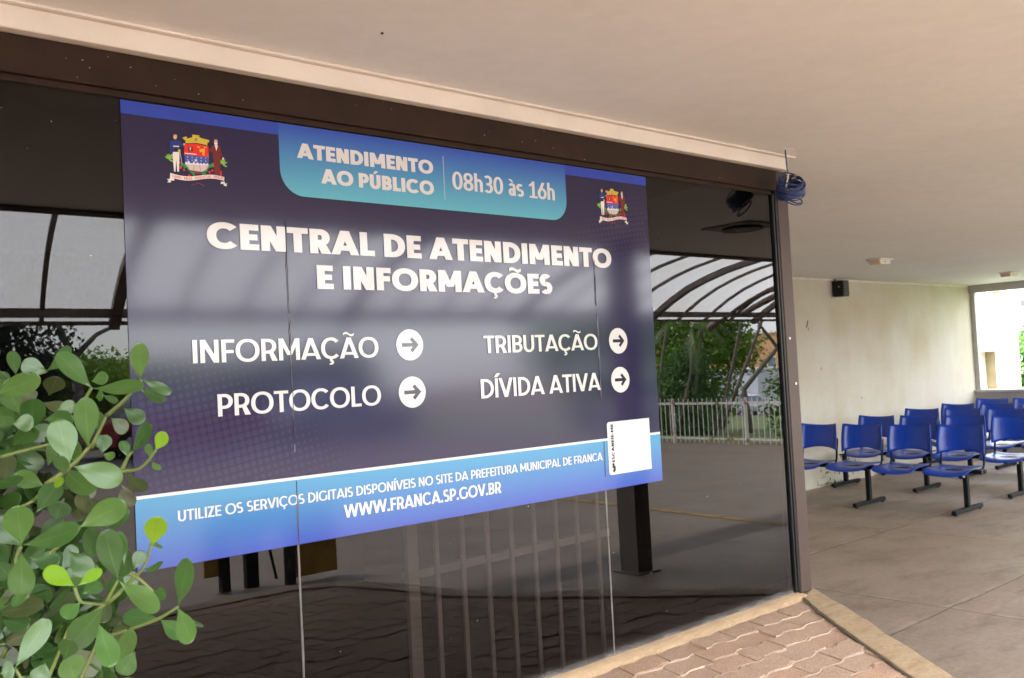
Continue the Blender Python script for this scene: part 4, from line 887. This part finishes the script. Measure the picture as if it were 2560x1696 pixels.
# ------------------------------------------------------------------ fence with rusty rails
fn = thing('metal_fence', 'white painted bar fence with rusty patches at the edge of the yard', 'fence', (14.55,0,0))
def rust_mat():
    m, nt, b = nodes('rusting_white_paint'); b.inputs['Roughness'].default_value = .6
    nt.links.new(mix(nt, ramp(nt, noise_tex(nt, 3.5, 6, rough=.7), [(.58, 0.0), (.63, 1.0)]), (.62,.60,.55), (.30,.10,.045)), b.inputs['Base Color']); return m
m_fw = rust_mat()
MB().box((-.015,-13.8,.745),(.015,-.3,.785)).build('rail', m_fw, fn); MB().box((-.015,-13.8,.085),(.015,-.3,.12)).build('rail', m_fw, fn)
y = -13.7
while y < -.35:
    MB().box((-.03,y-.019,.004),(.0299,y+.019,.86)).build('post', m_fw, fn); y += 1.68
bars = MB(); y = -13.65; i = 0
bl = []
while y < -.35:
    bb = MB().box((-.026,y-.006,.02),(-.0155,y+.006,.86)) if y > -11 else None
    if bb and len(bl) < 99: bl.append(bb.build('bar', m_fw, fn))
    else: bars.box((-.026,y-.006,.02),(-.0155,y+.006,.86))
    y += .112
if bars.v: tag(bars.build('far_bars', m_fw, fn), kind='stuff')

# ------------------------------------------------------------------ trees, palms, buildings, cars across the yard
m_bark = mat('grey_bark', (.17,.145,.125), .9, .3, 6, .6, 30)
def crown(mb, blobs, n, size, seed):
    rr = random.Random(seed)
    tot = sum(b[3]**2 for b in blobs)
    for (cx, cy, cz, r, sq) in blobs:
        for i in range(int(n*r*r/tot)):
            d = V((rr.gauss(0,1), rr.gauss(0,1), rr.gauss(0,1))).normalized(); q = r*(rr.random()**.45)
            q *= 1+.30*noise.noise(d*2.3+V((cx,cy,cz)))
            p = V((cx+d.x*q, cy+d.y*q, cz+d.z*q*sq)); nn = (d*.6+V((rr.gauss(0,.5),rr.gauss(0,.5),rr.gauss(0,.5)+.5))).normalized()
            a = nn.orthogonal().normalized(); a = (a*math.cos(i)+nn.cross(a)*math.sin(i)); bb = nn.cross(a); s = size*rr.uniform(.6,1.4)
            mb.add([p-a*s*.5, p+bb*s*.28+a*s*.05, p+a*s*.55, p-bb*s*.28+a*s*.05], [(0,1,2,3)])
def tree(name, label, loc, trunk, limbs, blobs, n, size, cols, seed, group=None, cat='tree'):
    t = thing(name, label, cat, loc, 0, group)
    if trunk:
        m = MB(); m.tube(*trunk, 10)
        m.build('trunk', m_bark, t, smooth=True)
    if limbs:
        m = MB()
        for pts, r in limbs: m.tube(pts, r, 7)
        m.build('limb', m_bark, t, smooth=True)
    m = MB(); crown(m, blobs, n, size, seed); m.build('crown', leaf_mat('leaf_of_'+name, cols, .5, .45, False), t)
    return t
GREEN = [(.09,.20,.02),(.16,.30,.022),(.25,.40,.03),(.10,.22,.022)]
DEEP = [(.018,.05,.012),(.03,.075,.018),(.025,.06,.02)]
tree('broad_tree', 'big bright green tree with a dense spreading crown behind the fence', (21.0,-12.5,SLOPE(21)), ([(0,0,0),(.1,.1,1.2),(-.1,.2,2.6)],[.15,.12,.08]), [([(0,0,1.6),(.8,1.2,3)],[.12,.05]),([(0,0,1.5),(-.6,-1.3,3)],[.12,.05])],
     [(0,0,3.4,1.9,.75),(-.3,1.7,2.5,1.3,.8),(.2,-1.9,2.9,1.6,.8),(-.6,.4,4.4,1.6,.7),(-.8,-3.3,2.6,1.5,.8),(-.2,2.6,2.2,.9,.8),(-.4,2.4,3.2,1.0,.8),(-.3,1.9,1.1,.9,.9),(-.9,1.0,1.7,1.0,.8)], 26000, .125, GREEN, 1)
tree('leafy_bush', 'tall dark green bush standing right behind the bar fence', (18.2,-9.7,SLOPE(18)), ([(0,0,0),(0,0,1.2)],[.08,.05]), None, [(0,0,.9,.95,1.0),(-.1,.6,.5,.7,.9),(.1,-1.2,.6,.9,.9),(0,.3,1.7,.6,.9),(0,-2.4,.7,.9,1)], 12000, .10, [(.05,.13,.03),(.08,.18,.045),(.12,.24,.045)], 2, cat='bush')
tree('yellowish_bush', 'yellow green bush low beside the palm trunks', (17.8,-11.9,SLOPE(18)), None, None, [(0,0,.6,.9,1.1),(.2,-.8,.9,.8,1)], 5000, .11, [(.10,.17,.015),(.14,.22,.02)], 3, cat='bush')
tree('roadside_bush', 'rounded green bush at the kerb near the parked cars', (17.2,-6.0,SLOPE(17)), None, None, [(0,0,.75,.65,1.3),(.3,.5,1.0,.7,1.1),(0,1.6,.9,.8,1.2)], 6000, .10, [(.05,.13,.015),(.08,.18,.02)], 4, cat='bush')
bt = tree('sparse_tree', 'dark leaning tree with thin bare branches in front of the orange building', (20.0,-9.0,SLOPE(20)), ([(0,0,0),(.1,-.2,1.1),(.3,.7,2.1),(.4,1.6,2.9)],[.085,.07,.05,.03]),
     [([(.3,.7,2.1),(0,.2,3.0),(-.1,-.1,3.8)],[.045,.025,.012]),([(.35,1.2,2.5),(.3,1.0,3.2),(.2,1.3,3.9)],[.05,.03,.015]),([(.4,1.6,2.9),(.3,2.3,3.3),(.2,2.9,3.6)],[.05,.03,.015]),([(0,.2,3),(.1,.9,3.5),(0,1.5,3.9)],[.04,.02,.01])], [(0,.6,3.7,1.2,.5),(.2,1.7,3.6,.9,.4)], 700, .11, DEEP, 5)
def palm(loc, pts, r, seed, label, fronds):
    t = thing('palm_tree', label, 'palm tree', loc, 0, 'palm trees behind the fence')
    L = V(loc); P = [V(p)-L for p in pts]; n = len(P); m = MB(); m.tube(P, [r*(1.25-.45*i/(n-1)) for i in range(n)], 10); m.build('trunk', m_bark, t, smooth=True)
    top = P[-1]; d = (P[-1]-P[-2]).normalized()
    s = MB(); s.tube([top, top+d*.35, top+d*.55], [r*.75, r*.7, r*.4], 10); s.build('crown_shaft', mat('pale_green_shaft', (.22,.26,.12), .6, .1), t, smooth=True)
    f = MB(); rr = random.Random(seed); base = top+d*.5
    for i in range(fronds):
        a = i*2.4; el = rr.uniform(.1,1.0); Lf = rr.uniform(1.2,1.7); h = V((math.cos(a)*math.cos(el), math.sin(a)*math.cos(el), math.sin(el))); q = base.copy(); vv = h*Lf/9; spine = [q.copy()]
        for k in range(9): q = q+vv; vv = (vv+V((0,0,-.034)))*.995; spine.append(q.copy())
        f.tube(spine, [.014]*5+[.006]*5, 4)
        for k in range(1,10):
            t0 = (spine[k]-spine[k-1]).normalized(); side = t0.cross(V((0,0,1))).normalized()
            for sg in (-1,1):
                for u in (0,.33,.66):
                    b0 = spine[k-1].lerp(spine[k],u); ln = .34*math.sin(.35+2.5*(k+u)/10.5); e = b0+side*sg*ln*.8+t0*ln*.5+V((0,0,-ln*.45)); f.add([b0-t0*.015, b0+t0*.015, e], [(0,1,2)])
    f.build('frond', leaf_mat('palm_leaf', [(.05,.12,.015),(.09,.17,.02),(.12,.14,.02)], .45, .25, False), t)
palm((17.5,-9.95,0), [(17.5,-9.95,0),(17.5,-9.75,.83),(17.5,-9.61,1.7),(17.5,-9.4,2.56),(17.5,-9.25,4.2)], .036, 1, 'straight tall grey palm, leftmost of the leaning trunks in the reflection', 11)
palm((17.5,-9.24,0), [(17.5,-9.24,0),(17.5,-9.01,.71),(17.5,-8.8,1.36),(17.5,-8.77,1.83)], .036, 2, 'short bent palm with a pale green top and drooping fronds', 9)
palm((17.9,-9.3,0), [(17.9,-9.3,0),(17.9,-9.05,.73),(17.9,-8.86,1.76),(17.9,-8.65,2.5),(17.9,-8.5,3.8)], .036, 3, 'slim palm standing close behind the short bent palm', 11)
palm((17.5,-8.2,0), [(17.5,-8.2,0),(17.5,-7.87,.74),(17.5,-7.63,1.48),(17.5,-7.35,2.38),(17.5,-7.0,4.0)], .036, 4, 'leaning grey palm in the gap before the parked cars', 11)
palm((17.5,-8.02,0), [(17.5,-8.02,0),(17.5,-7.68,.71),(17.5,-7.23,1.55),(17.5,-6.83,2.34),(17.5,-6.3,3.9)], .036, 5, 'most steeply leaning palm, nearest the orange building', 11)
# the left part of the yard
tree('dark_tree', 'very dark dense tree at the far end of the yard', (5.5,-19.0,0), ([(0,0,0),(0,0,2.5)],[.3,.2]), None, [(0,0,3.0,1.6,1.2),(.1,.5,4.9,1.5,1),(-2,.3,3,2,1.2),(.5,.3,1.9,1.0,1)], 16000, .14, [(.008,.02,.008),(.014,.03,.010)], 6)
tree('forked_tree', 'tree with a black forked trunk and thin crown at the far end of the yard', (7.75,-21.0,0), ([(0,0,0),(0,0,1.6),(-.1,0,2.6)],[.17,.13,.1]), [([(-.1,0,2.5),(-.5,0,3.5),(-.6,0,4.6)],[.09,.07,.04]),([(-.1,0,2.5),(.5,0,3.1),(1.3,0,3.5),(2.2,0,3.7)],[.09,.06,.04,.02])],
     [(-.5,0,4.8,1.2,.6),(1.6,0,4.2,1.1,.5),(.6,-.5,2.3,1.0,.5)], 1600, .16, GREEN, 7)
tree('yard_tree', 'green rounded tree behind the forked tree', (9.4,-24,0), ([(0,0,0),(0,0,2)],[.2,.15]), None, [(0,0,1.7,1.5,.7),(1.8,0,1.5,1.3,.7),(-1.4,.3,1.9,1.3,.7)], 12000, .14, GREEN, 8)
tree('street_tree', 'round green tree along the parking road', (15.5,-24,0), ([(0,0,0),(0,0,2)],[.2,.15]), None, [(0,0,1.6,1.5,.8),(2,-.3,1.7,1.6,.8),(-2,.3,1.3,1.3,.8)], 12000, .15, DEEP+GREEN, 9)
def building(name, label, loc, size, m, rz, floors, cols, wm, roof=None):
    t = thing(name, label, 'building', loc, rz); w, d, h = size
    MB().box((-w/2,-d/2,0),(w/2,d/2,h)).build('wall', m, t)
    MB().box((-w/2-.15,-d/2-.15,h),(w/2+.15,d/2+.15,h+.2)).build('roof', roof or m_plaster, t)
    for i in range(floors):
        for j in range(cols):
            x = -w/2+(j+.5)*w/cols; z = 1.0+i*(h-.6)/floors; f = MB().box((x-.5,-d/2-.03,z),(x+.5,-d/2+.02,z+1.1)).build('window', m_plaster, t)
            MB().box((x-.44,-d/2-.04,z+.06),(x+.44,-d/2-.031,z+1.04)).build('pane', wm, f)
    return t
m_pane = mat('window_pane', (.16,.19,.23), .15, .2, 2)
building('orange_building', 'orange plastered building behind the street', (84,-50,-4.2), (26,8,8.3), mat('orange_plaster', (.58,.34,.16), .85, .08, 2), R(90)-R(180), 2, 6, m_pane)
building('white_house', 'low white and blue house on the far side of the street', (74,-46.2,-3.6), (5.5,6,4.2), mat('pale_blue_plaster', (.62,.66,.74), .85, .06, 2), R(-90), 1, 2, m_pane)
building('far_block', 'plain apartment block far beyond the parking road', (8,-48,0), (40,8,3.0), mat('grey_plaster_far', (.45,.43,.40), .85, .1, 1), R(180), 1, 12, m_pane)
def make_car(label, loc, rz, col):
    t = thing('parked_car', label, 'car', loc, rz, 'cars parked beyond the yard'); pm_ = mat('car_paint', col, .25, .03, 3)
    prof = [(-2.05,.35),(-2.08,.62),(-1.95,.86),(-1.3,.93),(1.0,.95),(1.75,.86),(2.05,.70),(2.1,.42),(2.0,.25),(-1.9,.25)]
    b = MB(); b.prism(prof, 1, -.82, .82); b.build('body', pm_, t, bevel=.07, seg=3)
    r = MB(); lo = [(-1.55,.92),(1.05,.94)]; hi = [(-.95,1.42),(.35,1.44)]
    vs = [(lo[0][0],-.78,lo[0][1]),(lo[1][0],-.78,lo[1][1]),(lo[1][0],.78,lo[1][1]),(lo[0][0],.78,lo[0][1]),(hi[0][0],-.62,hi[0][1]),(hi[1][0],-.62,hi[1][1]),(hi[1][0],.62,hi[1][1]),(hi[0][0],.62,hi[0][1])]
    r.add(vs, [(0,1,5,4),(1,2,6,5),(2,3,7,6),(3,0,4,7)]); r.build('window', m_pane, t)
    MB().add([(x*1.0,y*1.02,z+.008) for x,y,z in vs[4:]]+[(x*.97,y*.95,z+.05) for x,y,z in vs[4:]], [(4,5,6,7),(0,1,5,4),(1,2,6,5),(2,3,7,6),(3,0,4,7)]).build('roof', pm_, t, bevel=.02)
    for x in (-1.3,1.3):
        for y in (-.8,.8):
            ty = MB().tube([(x,y-.1,.32),(x,y+.1,.32)], .32, 20); tw = ty.build('wheel', m_gasket, t); MB().tube([(x,y-.11,.32),(x,y+.11,.32)], .19, 14).build('rim', m_greyframe, tw)
    for y in (-.6,.6): MB().box((2.04,y-.16,.58),(2.10,y+.16,.72)).build('headlight', m_plaster, t, bevel=.02)
    return t
make_car('white car parked along the street, front part seen past the leaning palms', (61.0,-36.9,SLOPE(61)+.03), R(80), (.62,.62,.62))
make_car('silver hatchback parked nearer the bar fence', (57.5,-36.2,SLOPE(57.5)+.03), R(120), (.40,.42,.45))
make_car('red car parked at the far end of the yard', (9.0,-17.6,.02), R(5), (.22,.02,.02))
make_car('grey car parked beside the red one', (13.4,-17.4,.02), R(0), (.25,.26,.28))
# ------------------------------------------------------------------ outside the window
ow = thing('outdoor_wall', 'bright white garden wall with a sloping top and a small niche outside the window', 'wall')
W = MB(); W.prism([(6.30,0),(6.56,0),(6.56,1.475),(6.30,1.475)], 0, 16.5, 16.8); W.prism([(6.30,1.475),(7.9,1.475),(7.9,2.95),(6.74,2.56),(6.31,2.09)], 0, 16.5, 16.8); W.prism([(6.815,0),(7.9,0),(7.9,1.475),(6.815,1.475)], 0, 16.5, 16.8)
W.box((14.6,6.92,0),(16.5,7.1,3.0)); W.build('wall', m_plaster, ow)
MB().box((16.72,6.56,0),(16.80,6.815,1.475)).build('niche_back', mat('ochre_board', (.22,.175,.10), .8, .15, 6), ow); MB().box((16.49,6.55,1.475),(16.6,6.825,1.50)).build('lintel', mat('stained_concrete', (.35,.27,.22), .9, .3, 12), ow)
tn = thing('chimney', 'tan plastered chimney block peeping over the sloping white wall', 'chimney'); MB().box((22.0,8.70,0),(22.6,9.05,3.6)).build('wall', mat('tan_plaster', (.48,.40,.22), .85, .15, 3), tn)
tree('creeper', 'sprig of creeper hanging beside the tan chimney', (21.8,8.62,2.7), None, None, [(0,0,.35,.22,1.6)], 160, .12, GREEN, 12, cat='creeper')
tree('hedge', 'bright green leafy hedge past the white garden wall', (18.0,5.9,0), None, None, [(0,.65,1.0,.8,1.25),(0,-.6,1.1,.9,1.1),(.2,-2,1,1,1.1),(-.1,.55,.5,.7,1.0)], 6500, .16, [(.06,.15,.03),(.10,.22,.045),(.14,.27,.06)], 13, cat='hedge')
building('white_block', 'large white building with small dark windows beyond the hedge', (36,10,0), (26,8,8), m_plaster, R(-90), 0, 0, m_pane)
wb = [o for o in scene.objects if o.get('label','').startswith('large white building')][0]
for (y, z, a, h_) in ((11.72,2.90,.22,.20),(11.55,2.16,.55,.10),(9.0,3.0,.4,.3)):
    MB().box((10-y-a/2, -4.04, z-h_/2),(10-y+a/2,-3.98,z+h_/2)).build('window', mat('dark_window', (.05,.055,.07), .3, 0), wb)
